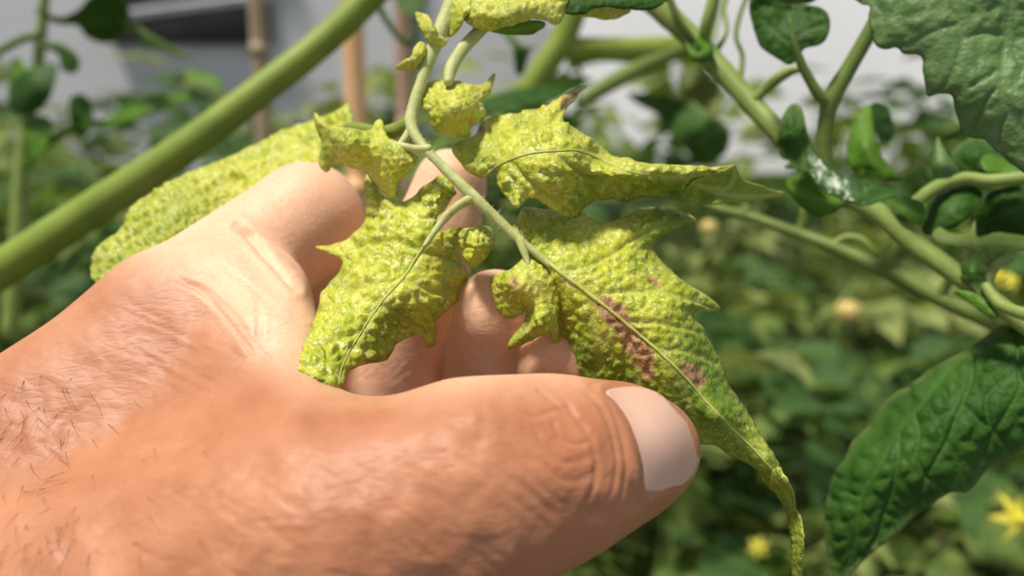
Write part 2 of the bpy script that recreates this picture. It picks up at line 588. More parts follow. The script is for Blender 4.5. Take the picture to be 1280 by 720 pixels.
WALL_Y = 3.0
rng0 = np.random.RandomState(3)
nx, ny = 60, 40
gx, gy = np.meshgrid(np.linspace(-4, 4, nx), np.linspace(-0.6, WALL_Y, ny))
gz = 0.02 * vnoise(np.column_stack([gx.ravel(), gy.ravel()]), 0.25, 4) - 0.02
fv = np.column_stack([gx.ravel(), gy.ravel(), gz])
ff = [(j * nx + i, j * nx + i + 1, (j + 1) * nx + i + 1, (j + 1) * nx + i) for j in range(ny - 1) for i in range(nx - 1)]
floor = new_obj('floor', mesh_np('floor', fv, ff), None, M_SOIL)
tag(floor, 'dark soil floor of the greenhouse', 'floor', kind='structure')
wall = box('wall_back', 0, WALL_Y + 0.03, 1.5, 8, 0.05, 3.1, M_WALL)
tag(wall, 'pale grey plastic film end wall of the greenhouse', 'wall', kind='structure')

tv = [(0.12, 2.47, 1.05), (4.0, 2.47, 1.05), (4.0, 2.92, 2.7), (0.12, 2.92, 2.7)]  # added film panel, its slope set to catch the sun and turn white
tun = new_obj('sloped_panel_right', mesh_np('sloped_panel_right', tv, [(0, 1, 2, 3)], False), None, M_WALL)
md = tun.modifiers.new('thickness', 'SOLIDIFY'); md.thickness = 0.01
tag(tun, 'film panel added in the greenhouse, sloped to catch the sun and look white', 'wall', kind='structure')
sk = box('added_backing_right', 2.06, 2.49, 0.52, 3.9, 0.04, 1.10, M_BACKING)  # added to darken the pale gaps between the plants
tag(sk, 'added dark green skirting below the sloping film', 'backing', kind='structure')
sk2 = box('added_backing_end', -1.95, WALL_Y - 0.04, 0.5, 4.1, 0.04, 1.06, M_BACKING)  # second added sheet, darkens the gaps before the end wall
tag(sk2, 'added dark green skirting below the end wall film', 'backing', kind='structure')

# ------------------------------------------------------------------ hand
def surface_nets(F, org, h):
    s = F < 0
    nx, ny, nz = F.shape
    cnt = np.zeros((nx - 1, ny - 1, nz - 1), np.int8)
    for dx in (0, 1):
        for dy in (0, 1):
            for dz in (0, 1):
                cnt += s[dx:nx - 1 + dx, dy:ny - 1 + dy, dz:nz - 1 + dz]
    act = (cnt > 0) & (cnt < 8)
    I = np.argwhere(act)
    idx = np.full(act.shape, -1, np.int64)
    idx[act] = np.arange(len(I))
    corners = [(a, b, c) for a in (0, 1) for b in (0, 1) for c in (0, 1)]
    vals = {c: F[I[:, 0] + c[0], I[:, 1] + c[1], I[:, 2] + c[2]] for c in corners}
    acc = np.zeros((len(I), 3)); num = np.zeros(len(I))
    for c in corners:
        for ax in range(3):
            if c[ax] == 0:
                c2 = list(c); c2[ax] = 1; c2 = tuple(c2)
                a, b = vals[c], vals[c2]
                m = (a < 0) != (b < 0)
                t = np.where(m, a / np.where(np.abs(a - b) < 1e-9, 1e-9, a - b), 0)
                p = np.tile(np.array(c, float), (len(I), 1)); p[:, ax] += t
                acc[m] += p[m]; num[m] += 1
    V = (I + acc / num[:, None]) * h + org
    quads = []
    for ax in range(3):
        sl0 = [slice(None)] * 3; sl1 = [slice(None)] * 3
        sl0[ax] = slice(0, -1); sl1[ax] = slice(1, None)
        e = s[tuple(sl0)] != s[tuple(sl1)]
        E = np.argwhere(e)
        b, c = [(1, 2), (2, 0), (0, 1)][ax]
        ok = (E[:, b] > 0) & (E[:, c] > 0) & (E[:, b] < F.shape[b] - 1) & (E[:, c] < F.shape[c] - 1)
        E = E[ok]
        ins = s[E[:, 0], E[:, 1], E[:, 2]]

        def cell(db, dc):
            K = E.copy(); K[:, b] += db; K[:, c] += dc
            return idx[K[:, 0], K[:, 1], K[:, 2]]
        q = np.stack([cell(-1, -1), cell(0, -1), cell(0, 0), cell(-1, 0)], 1)
        q[~ins] = q[~ins][:, ::-1]
        quads.append(q)
    return V, np.vstack(quads)


VOX = 0.9
lo = np.array([-226.0, -186.0, 84.0]); hi = np.array([44.0, 44.0, 202.0])
dims = np.ceil((hi - lo) / VOX).astype(int)
ax_ = [(lo[k] + np.arange(dims[k]) * VOX).astype(np.float32) for k in range(3)]
GX, GY, GZ = np.meshgrid(*ax_, indexing='ij')


def block(a, b, r):
    lo_, hi_ = np.minimum(a, b) - r - 18, np.maximum(a, b) + r + 18
    i0 = np.clip(((lo_ - lo) / VOX).astype(int), 0, dims); i1 = np.clip(((hi_ - lo) / VOX).astype(int) + 1, 0, dims)
    return tuple(slice(p, q) for p, q in zip(i0, i1))


def cone(a, ra, b, rb):
    """tapered capsule between two (px, py, depth) joints, radii in mm"""
    a = cmm(*a); b = cmm(*b)
    sl = block(a, b, max(ra, rb))
    X, Y, Z = GX[sl], GY[sl], GZ[sl]
    ab = (b - a).astype(np.float32)
    t = ((X - a[0]) * ab[0] + (Y - a[1]) * ab[1] + (Z - a[2]) * ab[2]) / np.float32(ab @ ab)
    np.clip(t, 0, 1, out=t)
    dx = X - a[0] - t * ab[0]; dy = Y - a[1] - t * ab[1]; dz = Z - a[2] - t * ab[2]
    out = np.full(GX.shape, 60, np.float32)
    out[sl] = np.sqrt(dx * dx + dy * dy + dz * dz) - (ra + (rb - ra) * t)
    return out


def tri(a, b, c, r):
    """rounded triangular sheet"""
    a, b, c = cmm(*a), cmm(*b), cmm(*c)
    sl = block(np.minimum(np.minimum(a, b), c), np.maximum(np.maximum(a, b), c), r)
    X, Y, Z = GX[sl], GY[sl], GZ[sl]
    n = np.cross(b - a, c - a); n /= np.linalg.norm(n)
    def seg(p, q):
        pq = q - p
        t = np.clip(((X - p[0]) * pq[0] + (Y - p[1]) * pq[1] + (Z - p[2]) * pq[2]) / (pq @ pq), 0, 1)
        return (X - p[0] - t * pq[0]) ** 2 + (Y - p[1] - t * pq[1]) ** 2 + (Z - p[2] - t * pq[2]) ** 2
    d2 = np.minimum(np.minimum(seg(a, b), seg(b, c)), seg(c, a))
    def side(p, q):
        e = np.cross(n, q - p)
        return (X - p[0]) * e[0] + (Y - p[1]) * e[1] + (Z - p[2]) * e[2]
    ins = (side(a, b) >= 0) & (side(b, c) >= 0) & (side(c, a) >= 0)
    pl = (X - a[0]) * n[0] + (Y - a[1]) * n[1] + (Z - a[2]) * n[2]
    out = np.full(GX.shape, 60, np.float32)
    out[sl] = np.where(ins, np.abs(pl), np.sqrt(d2)) - r
    return out


def smin(a, b, k):
    h = np.maximum(np.float32(k) - np.abs(a - b), 0)
    h *= h; h *= np.float32(0.25 / k)
    out = np.minimum(a, b); out -= h
    return out


# thumb: tip, nail bed, knuckle, first phalanx, base, root
thumb = cone((812, 561, 127), 7.6, (772, 566, 123), 9.6)
thumb = smin(thumb, cone((772, 566, 123), 9.6, (692, 584, 117), 11.9), 4)
thumb = smin(thumb, cone((692, 584, 117), 11.9, (590, 612, 114), 14.0), 5)
thumb = smin(thumb, cone((590, 612, 114), 13.8, (420, 678, 114), 15.5), 6)
thumb = smin(thumb, cone((420, 678, 114), 15.5, (120, 800, 122), 23.0), 10)
# index finger: first phalanx ends in the bent knuckle, the rest folds away behind
index = cone((205, 400, 152), 11.5, (384, 274, 171), 11.2)
index = smin(index, cone((384, 274, 171), 10.8, (374, 340, 181), 9.0), 2.5)
# back of the hand and wrist
back = cone((205, 400, 152), 12.0, (58, 566, 143), 14.0)
back = smin(back, cone((58, 566, 143), 14.0, (-110, 800, 140), 25.0), 10)
back = smin(back, cone((-110, 800, 140), 26.0, (-680, 1370, 142), 31.0), 12)
web = tri((308, 376, 151), (380, 578, 121), (20, 700, 130), 8.4)
web = smin(web, tri((300, 380, 153), (10, 690, 132), (70, 540, 143), 10.0), 8)
palm = tri((250, 470, 166), (60, 820, 160), (430, 700, 168), 13.0)
H = smin(thumb, web, 11)
H = smin(H, back, 12)
H = smin(H, palm, 12)
H = smin(H, cone((326, 372, 150), 7.6, (338, 436, 139), 8.2), 5)
H = smin(H, index, 2.0)
# the three other fingers come up behind the leaf
mid = smin(cone((318, 520, 172), 11.0, (478, 520, 178), 10.2), cone((482, 520, 177), 10.8, (528, 350, 168), 8.8), 4)
mid = smin(mid, cone((528, 350, 168), 8.7, (546, 290, 167), 8.3), 2)
mid = smin(mid, cone((546, 290, 167), 8.5, (563, 232, 168), 7.4), 1.5)
ring = smin(cone((370, 610, 172), 11.0, (598, 560, 174), 9.8), cone((598, 560, 174), 9.6, (615, 440, 158), 8.3), 4)
ring = smin(ring, cone((615, 440, 158), 8.5, (619, 390, 151), 7.8), 1.5)
little = smin(cone((420, 700, 170), 10.0, (690, 590, 168), 8.6), cone((690, 590, 168), 8.4, (697, 456, 146), 7.0), 4)
H = smin(H, mid, 4)
H = np.minimum(H, smin(ring, little, 0.8))
H = smin(H, cone((318, 520, 170), 11.0, (420, 700, 168), 10.0), 6)
HV, HF = surface_nets(H, lo.astype(float), VOX)
del GX, GY, GZ, H, thumb, index, back, web, palm, mid, ring, little
HW = to_world(HV)
used = np.unique(HF); remap = np.full(len(HW), -1); remap[used] = np.arange(len(used))
HW, HF = HW[used], remap[HF]


def relax(Vv, Fq, n):
    E_ = np.vstack([Fq[:, [0, 1]], Fq[:, [1, 2]], Fq[:, [2, 3]], Fq[:, [3, 0]]])
    nb = np.bincount(E_[:, 0], minlength=len(Vv)) + np.bincount(E_[:, 1], minlength=len(Vv))
    for _ in range(n):
        acc = np.stack([np.bincount(E_[:, 0], Vv[E_[:, 1], k], len(Vv)) + np.bincount(E_[:, 1], Vv[E_[:, 0], k], len(Vv)) for k in range(3)], 1)
        Vv = 0.5 * Vv + 0.5 * acc / nb[:, None]
    return Vv


HW = relax(HW, HF, 3)
# split every quad in four, then relax again
ed = np.sort(np.vstack([HF[:, [0, 1]], HF[:, [1, 2]], HF[:, [2, 3]], HF[:, [3, 0]]]), 1)
key = ed[:, 0].astype(np.int64) * (len(HW) + 1) + ed[:, 1]
uk, first, inv = np.unique(key, return_index=True, return_inverse=True)
nV, nF, nE = len(HW), len(HF), len(uk)
em = HW[ed[first]].mean(1); fc = HW[HF].mean(1)
e4 = inv.reshape(4, nF).T + nV
c_ = np.arange(nF) + nV + nE
HF2 = np.vstack([np.stack([HF[:, k], e4[:, k], c_, e4[:, (k + 3) % 4]], 1) for k in range(4)])
HW2 = relax(np.vstack([HW, em, fc]), HF2, 3)
hand_me = bpy.data.meshes.new('hand')
hand_me.vertices.add(len(HW2)); hand_me.vertices.foreach_set('co', HW2.ravel())
HF2 = np.ascontiguousarray(HF2[:, ::-1]).astype(np.int32)
hand_me.loops.add(HF2.size); hand_me.loops.foreach_set('vertex_index', HF2.ravel())
hand_me.polygons.add(len(HF2)); hand_me.polygons.foreach_set('loop_start', np.arange(0, HF2.size, 4, dtype=np.int32))
hand_me.update(calc_edges=True)
nv = len(hand_me.vertices)
V = np.empty(nv * 3); hand_me.vertices.foreach_get('co', V); V = V.reshape(-1, 3)
NR = np.empty(nv * 3); hand_me.vertices.foreach_get('normal', NR); NR = NR.reshape(-1, 3)
PX, PD = project(V)
facing = np.sum(NR * (CAM - V), 1) / np.linalg.norm(CAM - V, axis=1)
front = smooth01(facing * 4)
front = front * (PD < 185)

NAIL = [(758, 491), (771, 507), (785, 529), (796, 557), (802, 584), (804, 604), (811, 615), (832, 613), (852, 607), (867, 594),
        (875, 574), (872, 551), (861, 531), (846, 513), (829, 495), (811, 486), (793, 483), (777, 484), (764, 486)]
nail_ol = resample(catmull(NAIL, 6, closed=True), 2.5, closed=True)
disp = np.zeros(nv)
crease = np.zeros(nv)


def add_crease(pts, width, depth, ridge=0.35, dmax=400, dmin=0, col=1.0):
    """fold pressed into the skin; depth in mm, fades towards the ends"""
    global disp, crease
    ln = catmull(np.array(pts, float), 6)
    m = (PX[:, 0] > ln[:, 0].min() - 30) & (PX[:, 0] < ln[:, 0].max() + 30) & (PX[:, 1] > ln[:, 1].min() - 30) & (PX[:, 1] < ln[:, 1].max() + 30)
    m &= (facing > 0.05) & (PD < dmax) & (PD > dmin)
    q = PX[m]
    dd = seg_dist(q, ln)
    e = np.minimum(np.linalg.norm(q - ln[0], axis=1), np.linalg.norm(q - ln[-1], axis=1))
    Lc = np.linalg.norm(np.diff(ln, axis=0), axis=1).sum()
    fade = smooth01(e / (0.22 * Lc) + 0.15)
    g = np.exp(-(dd / width) ** 2)
    disp[m] += fade * depth * (-g + ridge * np.exp(-((dd - 2.2 * width) / (1.4 * width)) ** 2))
    crease[m] = np.maximum(crease[m], g * fade * col)


# folds over the thumb knuckle
for pts, w_, dp in [
    ([(700, 492), (718, 520), (736, 548), (745, 585), (738, 618), (725, 640)], 3.0, 0.23),
    ([(722, 482), (748, 508), (764, 540), (770, 572), (766, 605), (754, 632)], 2.2, 0.20),
    ([(738, 482), (762, 512), (776, 545), (781, 580), (776, 615), (764, 640)], 2.0, 0.18),
    ([(666, 535), (682, 560), (705, 578), (735, 572)], 3.2, 0.21),
    ([(690, 520), (698, 545), (722, 556), (740, 548)], 2.8, 0.17),
    ([(676, 575), (700, 598), (728, 600), (745, 585)], 2.8, 0.17),
    ([(656, 512), (672, 520), (700, 510), (718, 520)], 3.0, 0.20),
    ([(640, 560), (660, 590), (690, 620), (715, 632)], 3.0, 0.16),
    ([(668, 480), (690, 500), (712, 524)], 2.6, 0.18),
    ([(600, 520), (640, 545), (680, 590)], 3.0, 0.10),
    ([(610, 580), (650, 605), (690, 640)], 3.0, 0.13),
    ([(560, 560), (600, 590), (650, 630), (690, 660)], 3.2, 0.13)]:
    add_crease(pts, w_, dp)
rs = np.random.RandomState(8)
# slanting fine folds down the thumb and its root
for k in range(46):
    x0 = rs.uniform(250, 640); y0 = rs.uniform(560, 715) - max(0, (x0 - 480)) * 0.15
    a = math.radians(rs.uniform(22, 40)); L_ = rs.uniform(35, 110)
    p0 = np.array([x0, y0]); dr = np.array([math.cos(a), math.sin(a)])
    pts = [p0 + dr * L_ * s + np.array([-dr[1], dr[0]]) * rs.uniform(-4, 4) for s in (0, .33, .66, 1)]
    add_crease(pts, rs.uniform(2.4, 4.2), rs.uniform(0.03, 0.105), 0.4, col=0.4)
# wrinkles running from the web over the root of the index finger
for k in range(26):
    x0 = rs.uniform(150, 300); y0 = rs.uniform(375, 470) + (x0 - 150) * 0.15
    a = math.radians(rs.uniform(10, 34)); L_ = rs.uniform(35, 90)
    p0 = np.array([x0, y0]); dr = np.array([math.cos(a), math.sin(a)])
    pts = [p0 + dr * L_ * s + np.array([-dr[1], dr[0]]) * rs.uniform(-2, 2) for s in (0, .33, .66, 1)]
    add_crease(pts, rs.uniform(2.2, 3.4), rs.uniform(0.02, 0.075), 0.4, col=0.2)
for k in range(30):
    x0 = rs.uniform(10, 330); y0 = rs.uniform(500, 700)
    a = math.radians(rs.uniform(-70, 40)); L_ = rs.uniform(25, 70)
    p0 = np.array([x0, y0]); dr = np.array([math.cos(a), math.sin(a)])
    pts = [p0 + dr * L_ * s + np.array([-dr[1], dr[0]]) * rs.uniform(-5, 5) for s in (0, .33, .66, 1)]
    add_crease(pts, rs.uniform(2.6, 4.6), rs.uniform(0.03, 0.11), 0.4, col=0.35)
# lines of the palm side
for pts, w_, dp in [
    ([(298, 284), (316, 300), (334, 319), (352, 339), (368, 360)], 4.5, 1.0),
    ([(215, 345), (248, 362), (272, 385), (300, 420), (325, 452)], 3.5, 0.35),
    ([(232, 350), (262, 366), (290, 392), (320, 432), (350, 462)], 3.0, 0.25),
    ([(322, 380), (324, 402), (322, 425)], 3.5, 0.25),
    ([(262, 330), (290, 342), (318, 362), (342, 388)], 3.5, 0.15)]:
    add_crease(pts, w_, dp)
for k in range(9):
    x0 = 440 + k * 10 + rs.uniform(-3, 3)
    add_crease([(x0, 482 - rs.uniform(0, 6)), (x0 + 18, 468), (x0 + 34, 450)], 1.8, 0.06, 0.4, dmin=150, col=0.25)
# nail fold
m = (PX[:, 0] > 730) & (PX[:, 0] < 890) & (PX[:, 1] > 470) & (PX[:, 1] < 640) & (PD < 140)
ni = inside(nail_ol, PX[m]); nd = seg_dist(PX[m], np.vstack([nail_ol, nail_ol[:1]]))
dd = np.where(ni, -smooth01(nd / 6) * 0.35, 0.42 * np.exp(-((nd - 9) / 6.5) ** 2) * (PX[m][:, 0] < 850))
near_nail = np.where(ni, 0.0, smooth01((nd - 2) / 9))
disp[m] = disp[m] * near_nail + dd * smooth01(facing[m] * 3)
crease[m] *= near_nail
disp[m & (facing < 0)] = 0
# knuckle, tendons and soft unevenness
keep_ = np.ones(nv); keep_[m] = near_nail
disp += keep_ * front * (0.35 * vnoise(PX, 46, 5) + 0.13 * vnoise(PX, 22, 6) + 0.05 * vnoise(PX, 9, 7)) * (PD < 150)
V2 = V + NR * (disp * 0.001)[:, None]

hand_org = to_world(np.array([-78.0, -72.0, 136.0]))
hand_me.vertices.foreach_set('co', (V2 - hand_org).ravel())
hand_me.polygons.foreach_set('use_smooth', np.ones(len(hand_me.polygons), bool))
hand_me.update()
hand_me.materials.clear()
# pale palm skin against the browner back of the hand
pale = [(-40, 300), (60, 330), (140, 330), (215, 340), (270, 400), (330, 450), (372, 478), (500, 484), (720, 470), (760, 300), (500, 150), (200, 180)]
pl = np.array(pale, float)
ins = inside(pl, PX); dd = seg_dist(PX, np.vstack([pl, pl[:1]]))
palmv = smooth01(0.5 + np.where(ins, dd, -dd) / 90)
palmv = np.maximum(palmv, smooth01((PD - 140) / 10) * (PX[:, 0] > 380))
palmv *= smooth01((PX[:, 0] - 30) / 170)
redv = np.zeros(nv)
for (x, y, r, wg) in [(705, 562, 42, 0.9), (770, 570, 26, 0.5)]:   # redder skin over the knuckle and by the nail
    redv += wg * np.exp(-((PX[:, 0] - x) ** 2 + (PX[:, 1] - y) ** 2) / (r * r))
attr(hand_me, 'palm', palmv); attr(hand_me, 'red', np.clip(redv, 0, 1))
hand = new_obj('hand', hand_me, None, M_SKIN, hand_org)
tag(hand, 'bare tanned left hand pinching the yellowed leaf between thumb and fingers', 'hand')
# thumbnail
vis = HF2[(facing[HF2[:, 0]] > -0.2)]
vis = vis[np.all(np.abs(PX[vis[:, 0]] - [640, 360]) < [720, 400], axis=1)]
vu, vinv = np.unique(vis, return_inverse=True)
bvh = BVHTree.FromPolygons(V2[vu].tolist(), vinv.reshape(-1, 4).tolist())


def hit_depth(px, py, skip=0.0):
    d = W(px, py, 1000) - CAM; d /= np.linalg.norm(d)
    h = bvh.ray_cast(Vector(CAM + d * skip), Vector(d))
    return None if h[0] is None else project(np.array([h[0]]))[1][0]


inn = nail_ol + (nail_ol.mean(0) - nail_ol) * 0.0
gx, gy = np.meshgrid(np.arange(756, 876, 3.0), np.arange(482, 618, 3.0))
NQ = np.column_stack([gx.ravel(), gy.ravel()])
NQ = NQ[inside(nail_ol, NQ)]; NQ = NQ[seg_dist(NQ, np.vstack([nail_ol, nail_ol[:1]])) > 1.6]
pts2 = np.vstack([nail_ol, NQ])
ov, oe, of, *_ = delaunay_2d_cdt([Vector(p) for p in pts2], [], [list(range(len(nail_ol)))], 1, 1e-4)
P2 = np.array([tuple(p) for p in ov])
hd = np.array([hit_depth(*p) or np.nan for p in P2])
ok = ~np.isnan(hd) & (hd < 140)
A = lambda Q: np.column_stack([np.ones(len(Q)), Q[:, 0], Q[:, 1], Q[:, 0] ** 2, Q[:, 0] * Q[:, 1], Q[:, 1] ** 2,
                               Q[:, 0] ** 3, Q[:, 0] ** 2 * Q[:, 1], Q[:, 0] * Q[:, 1] ** 2, Q[:, 1] ** 3])
Qn = (P2 - nail_ol.mean(0)) / 60
core = ok & inside(nail_ol + (nail_ol.mean(0) - nail_ol) * 0.06, P2)
co = np.linalg.lstsq(A(Qn[core]), hd[core], rcond=None)[0]
fit = A(Qn) @ co
nd_ = fit - float(np.clip(np.percentile((fit - hd)[core], 96) + 0.10, 0.2, 0.8))
nw = Warr(P2, nd_)
nF = np.array([f for f in of if len(f) == 3])
nn_ = vert_normals(nw, nF)
if np.sum(nn_ * (CAM - nw), 1).mean() < 0: nF = nF[:, ::-1]
nme = mesh_np('thumbnail', nw - hand_org, nF)
nail = new_obj('thumbnail', nme, hand, M_NAIL)
nail['label'] = 'pale pink thumbnail'
md = nail.modifiers.new('thickness', 'SOLIDIFY'); md.thickness = 0.0006; md.offset = -1
# sparse dark hairs on the back of the hand
hv, hf = [], []
tries = 0
while len(hf) < 95 * 9 and tries < 4000:
    tries += 1
    x = rs.uniform(-10, 330); y = rs.uniform(455, 700)
    if rs.rand() > math.exp(-((x - 20) / 90) ** 2) * 0.9 + 0.05: continue
    dray = W(x, y, 1000) - CAM; dray /= np.linalg.norm(dray)
    ht = bvh.ray_cast(Vector(CAM), Vector(dray))
    if ht[0] is None: continue
    p = np.array(ht[0]); nn = np.array(ht[1])
    if nn @ dray > 0: nn = -nn
    a = math.radians(rs.uniform(40, 115) if x < 140 else rs.uniform(10, 75))
    dr = math.cos(a) * RIGHT - math.sin(a) * UP
    dr = dr - nn * (dr @ nn); dr /= np.linalg.norm(dr)
    L_ = rs.uniform(0.003, 0.0065)
    side = np.cross(dr, nn)
    bend = rs.uniform(-.35, .35)
    base = len(hv)
    for k in range(4):
        s = k / 3
        c = p + dr * L_ * s + side * bend * L_ * s * s + nn * (0.0014 * s * (1.5 - s) - 0.00005)
        r = 0.000036 * (1 - 0.75 * s)
        for q in range(3):
            an = q * 2.094
            hv.append(c + r * (math.cos(an) * side + math.sin(an) * nn) - hand_org)
    for k in range(3):
        for q in range(3):
            q2 = (q + 1) % 3
            hf.append((base + k * 3 + q, base + k * 3 + q2, base + k * 3 + 3 + q2, base + k * 3 + 3 + q))
hair = new_obj('hair', mesh_np('hair', hv, hf), hand, M_HAIR)
hair['kind'] = 'stuff'; hair['label'] = 'fine dark hairs on the back of the hand'

# ------------------------------------------------------------------ the yellowed leaf in the hand
leaf = thing('tomato_leaf', 'yellowed speckled compound leaf with brown blotches, held in the hand', 'leaf', W(560, -30, 152))
tube('leaf_stalk', [(690, -205, 206), (640, -130, 180), (600, -62, 160), (585, -35, 154.5), (566, 5, 152), (545, 52, 149), (528, 98, 147), (514, 150, 145), (524, 176, 143), (550, 205, 141.5),
                    (590, 244, 140), (622, 274, 139.5), (655, 305, 138.5), (690, 333, 137.5)],
     [2.0, 2.0, 1.8, 1.7, 1.7, 1.35, 1.05, 1.1, 0.85, 0.85, 1.0, 0.85, 0.75, 0.5], leaf, M_YSTEM, 12, wob=0.05)
# lower left leaflet
L1 = blade('leaflet', [(547, 285), (545, 275), (557, 262), (571, 243), (570, 237), (565, 225), (552, 217), (540, 224), (525, 234), (512, 249),
                  (496, 251), (480, 245), (470, 237), (463, 224), (458, 217), (454, 228), (454, 245), (457, 260), (456, 275), (447, 287),
                  (432, 299), (415, 305), (394, 308), (410, 316), (426, 324), (427, 332), (417, 347), (402, 365), (399, 380),
                  (392, 400), (379, 432), (372, 450), (370, 465), (382, 476), (400, 480), (420, 486), (431, 479), (435, 465), (455, 456),
                  (477, 452), (487, 445), (495, 432), (510, 424), (522, 419), (530, 426), (535, 435), (544, 430), (546, 415), (547, 400),
                  (557, 391), (572, 377), (581, 362), (586, 345), (584, 338), (577, 325), (573, 307), (577, 292), (580, 285), (567, 285), (555, 288)],
      [(547, 285, 141), (560, 230, 143), (500, 260, 145), (458, 218, 148), (394, 308, 150), (440, 300, 146), (490, 360, 135), (585, 345, 147),
       (575, 300, 145), (540, 420, 142), (545, 400, 141), (440, 400, 132), (395, 400, 135), (460, 445, 131), (425, 455, 126), (372, 455, 124.3), (395, 430, 128), (400, 478, 121.3), (422, 484, 121.8)],
      leaf, M_YEL, veins=[[(547, 285), (525, 315), (505, 345), (475, 378), (452, 415), (435, 445), (425, 480)],
                          [(505, 345), (470, 352), (430, 360)], [(525, 315), (490, 300), (440, 306)], [(505, 345), (540, 365), (575, 360)],
                          [(475, 378), (500, 395), (535, 420)], [(525, 315), (555, 320), (572, 325)], [(452, 415), (420, 418), (385, 430)]],
      amp=0.93, cell=16, curl=2.2, curl_w=9, rib=0.26, seed=21, vein_w=3, groove=1.0, step=2.8,
      green=[(472, 425, 36, .55), (495, 390, 14, .5), (420, 350, 14, .35), (415, 470, 22, .35), (540, 300, 40, -.3)])
L1b = blade('lobe', [(574, 292), (580, 286), (590, 283), (605, 281), (617, 289), (619, 303), (612, 318), (600, 332), (590, 335), (582, 327), (576, 315), (573, 304)],
      [(574, 300, 143.5), (595, 300, 137.5), (617, 295, 142), (600, 330, 140), (588, 318, 138)], leaf, M_YEL,
      veins=[[(578, 292), (595, 305), (597, 330)]], amp=0.56, cell=8, curl=1.2, curl_w=5, seed=22, step=2.4)
tube('leaflet_stalk', [(592, 246, 140), (572, 258, 139.5), (556, 273, 139.8), (543, 290, 139), (530, 308, 137)], [.9, .75, .7, .55, .35], leaf, M_YSTEM, 10)
# upper right leaflet
L2 = blade('leaflet', [(597, 160), (607, 145), (625, 143), (645, 141), (665, 136), (677, 134), (700, 122), (720, 111), (734, 107), (722, 120), (707, 138),
                  (705, 150), (720, 160), (735, 170), (752, 183), (767, 195), (785, 197), (802, 203), (845, 205), (870, 206), (895, 208), (920, 207),
                  (895, 217), (870, 228), (862, 240), (852, 252), (835, 247), (802, 248), (785, 254), (767, 250), (747, 252), (731, 260), (722, 272),
                  (702, 270), (687, 260), (672, 250), (660, 248), (652, 257), (645, 261), (632, 246), (622, 231), (620, 213), (605, 224), (590, 218),
                  (576, 206), (565, 187), (576, 175), (592, 170)],
      [(605, 220, 141), (570, 188, 145), (600, 160, 146), (640, 145, 149), (732, 108, 154), (650, 195, 137.5), (720, 190, 138), (700, 150, 142), (640, 235, 138),
       (645, 260, 135), (700, 250, 138), (725, 272, 143), (770, 215, 138), (767, 248, 145), (800, 225, 139.5), (860, 228, 141), (915, 208, 143), (850, 250, 147), (760, 190, 144)],
      leaf, M_YEL, veins=[[(605, 222), (625, 205), (650, 197), (690, 190), (730, 190), (780, 207), (820, 220), (868, 226)],
                          [(650, 197), (665, 170), (690, 150), (720, 118)], [(625, 205), (620, 180), (610, 155)], [(690, 190), (725, 215), (770, 240)],
                          [(640, 200), (660, 225), (700, 255)], [(730, 190), (755, 190), (775, 198)]],
      amp=0.93, cell=17, curl=2.2, curl_w=9, rib=0.24, seed=23, step=2.8, groove=1.0, vein_w=3.5,
      green=[(730, 245, 26, .6), (800, 245, 40, .6), (850, 245, 30, .8), (690, 225, 18, .25), (600, 195, 18, .45), (615, 170, 14, .3), (660, 155, 10, .2)],
      lesions=[([(592, 148), (600, 150), (604, 164), (598, 168), (590, 158)], 4), ([(700, 128), (722, 112), (732, 108), (716, 126), (706, 134)], 6)])
blade('curled_tip', [(866, 229), (880, 222), (895, 216), (910, 210), (919, 206), (922, 214), (926, 221), (934, 227), (946, 231), (965, 237), (979, 240), (981, 246),
                  (965, 248), (950, 252), (932, 253), (910, 254), (890, 254), (868, 253), (850, 251), (856, 240)],
      [(866, 230, 142), (920, 207, 143.5), (880, 240, 147), (925, 240, 149), (980, 243, 153), (890, 254, 144), (850, 251, 146.5)],
      leaf, mat_green_leaf('leaf_underside', (0.20, 0.34, 0.03), (0.36, 0.48, 0.07), 0.5, 0.3, (0.6, 0.6, 0.2), 0.6, 200, rim=(0.55, 0.45, 0.12)),
      veins=[[(868, 230), (900, 242), (940, 246), (975, 243)], [(900, 242), (915, 228), (919, 212)], [(880, 235), (900, 236)]],
      amp=0.31, cell=11, curl=0.3, seed=24, step=2.6)
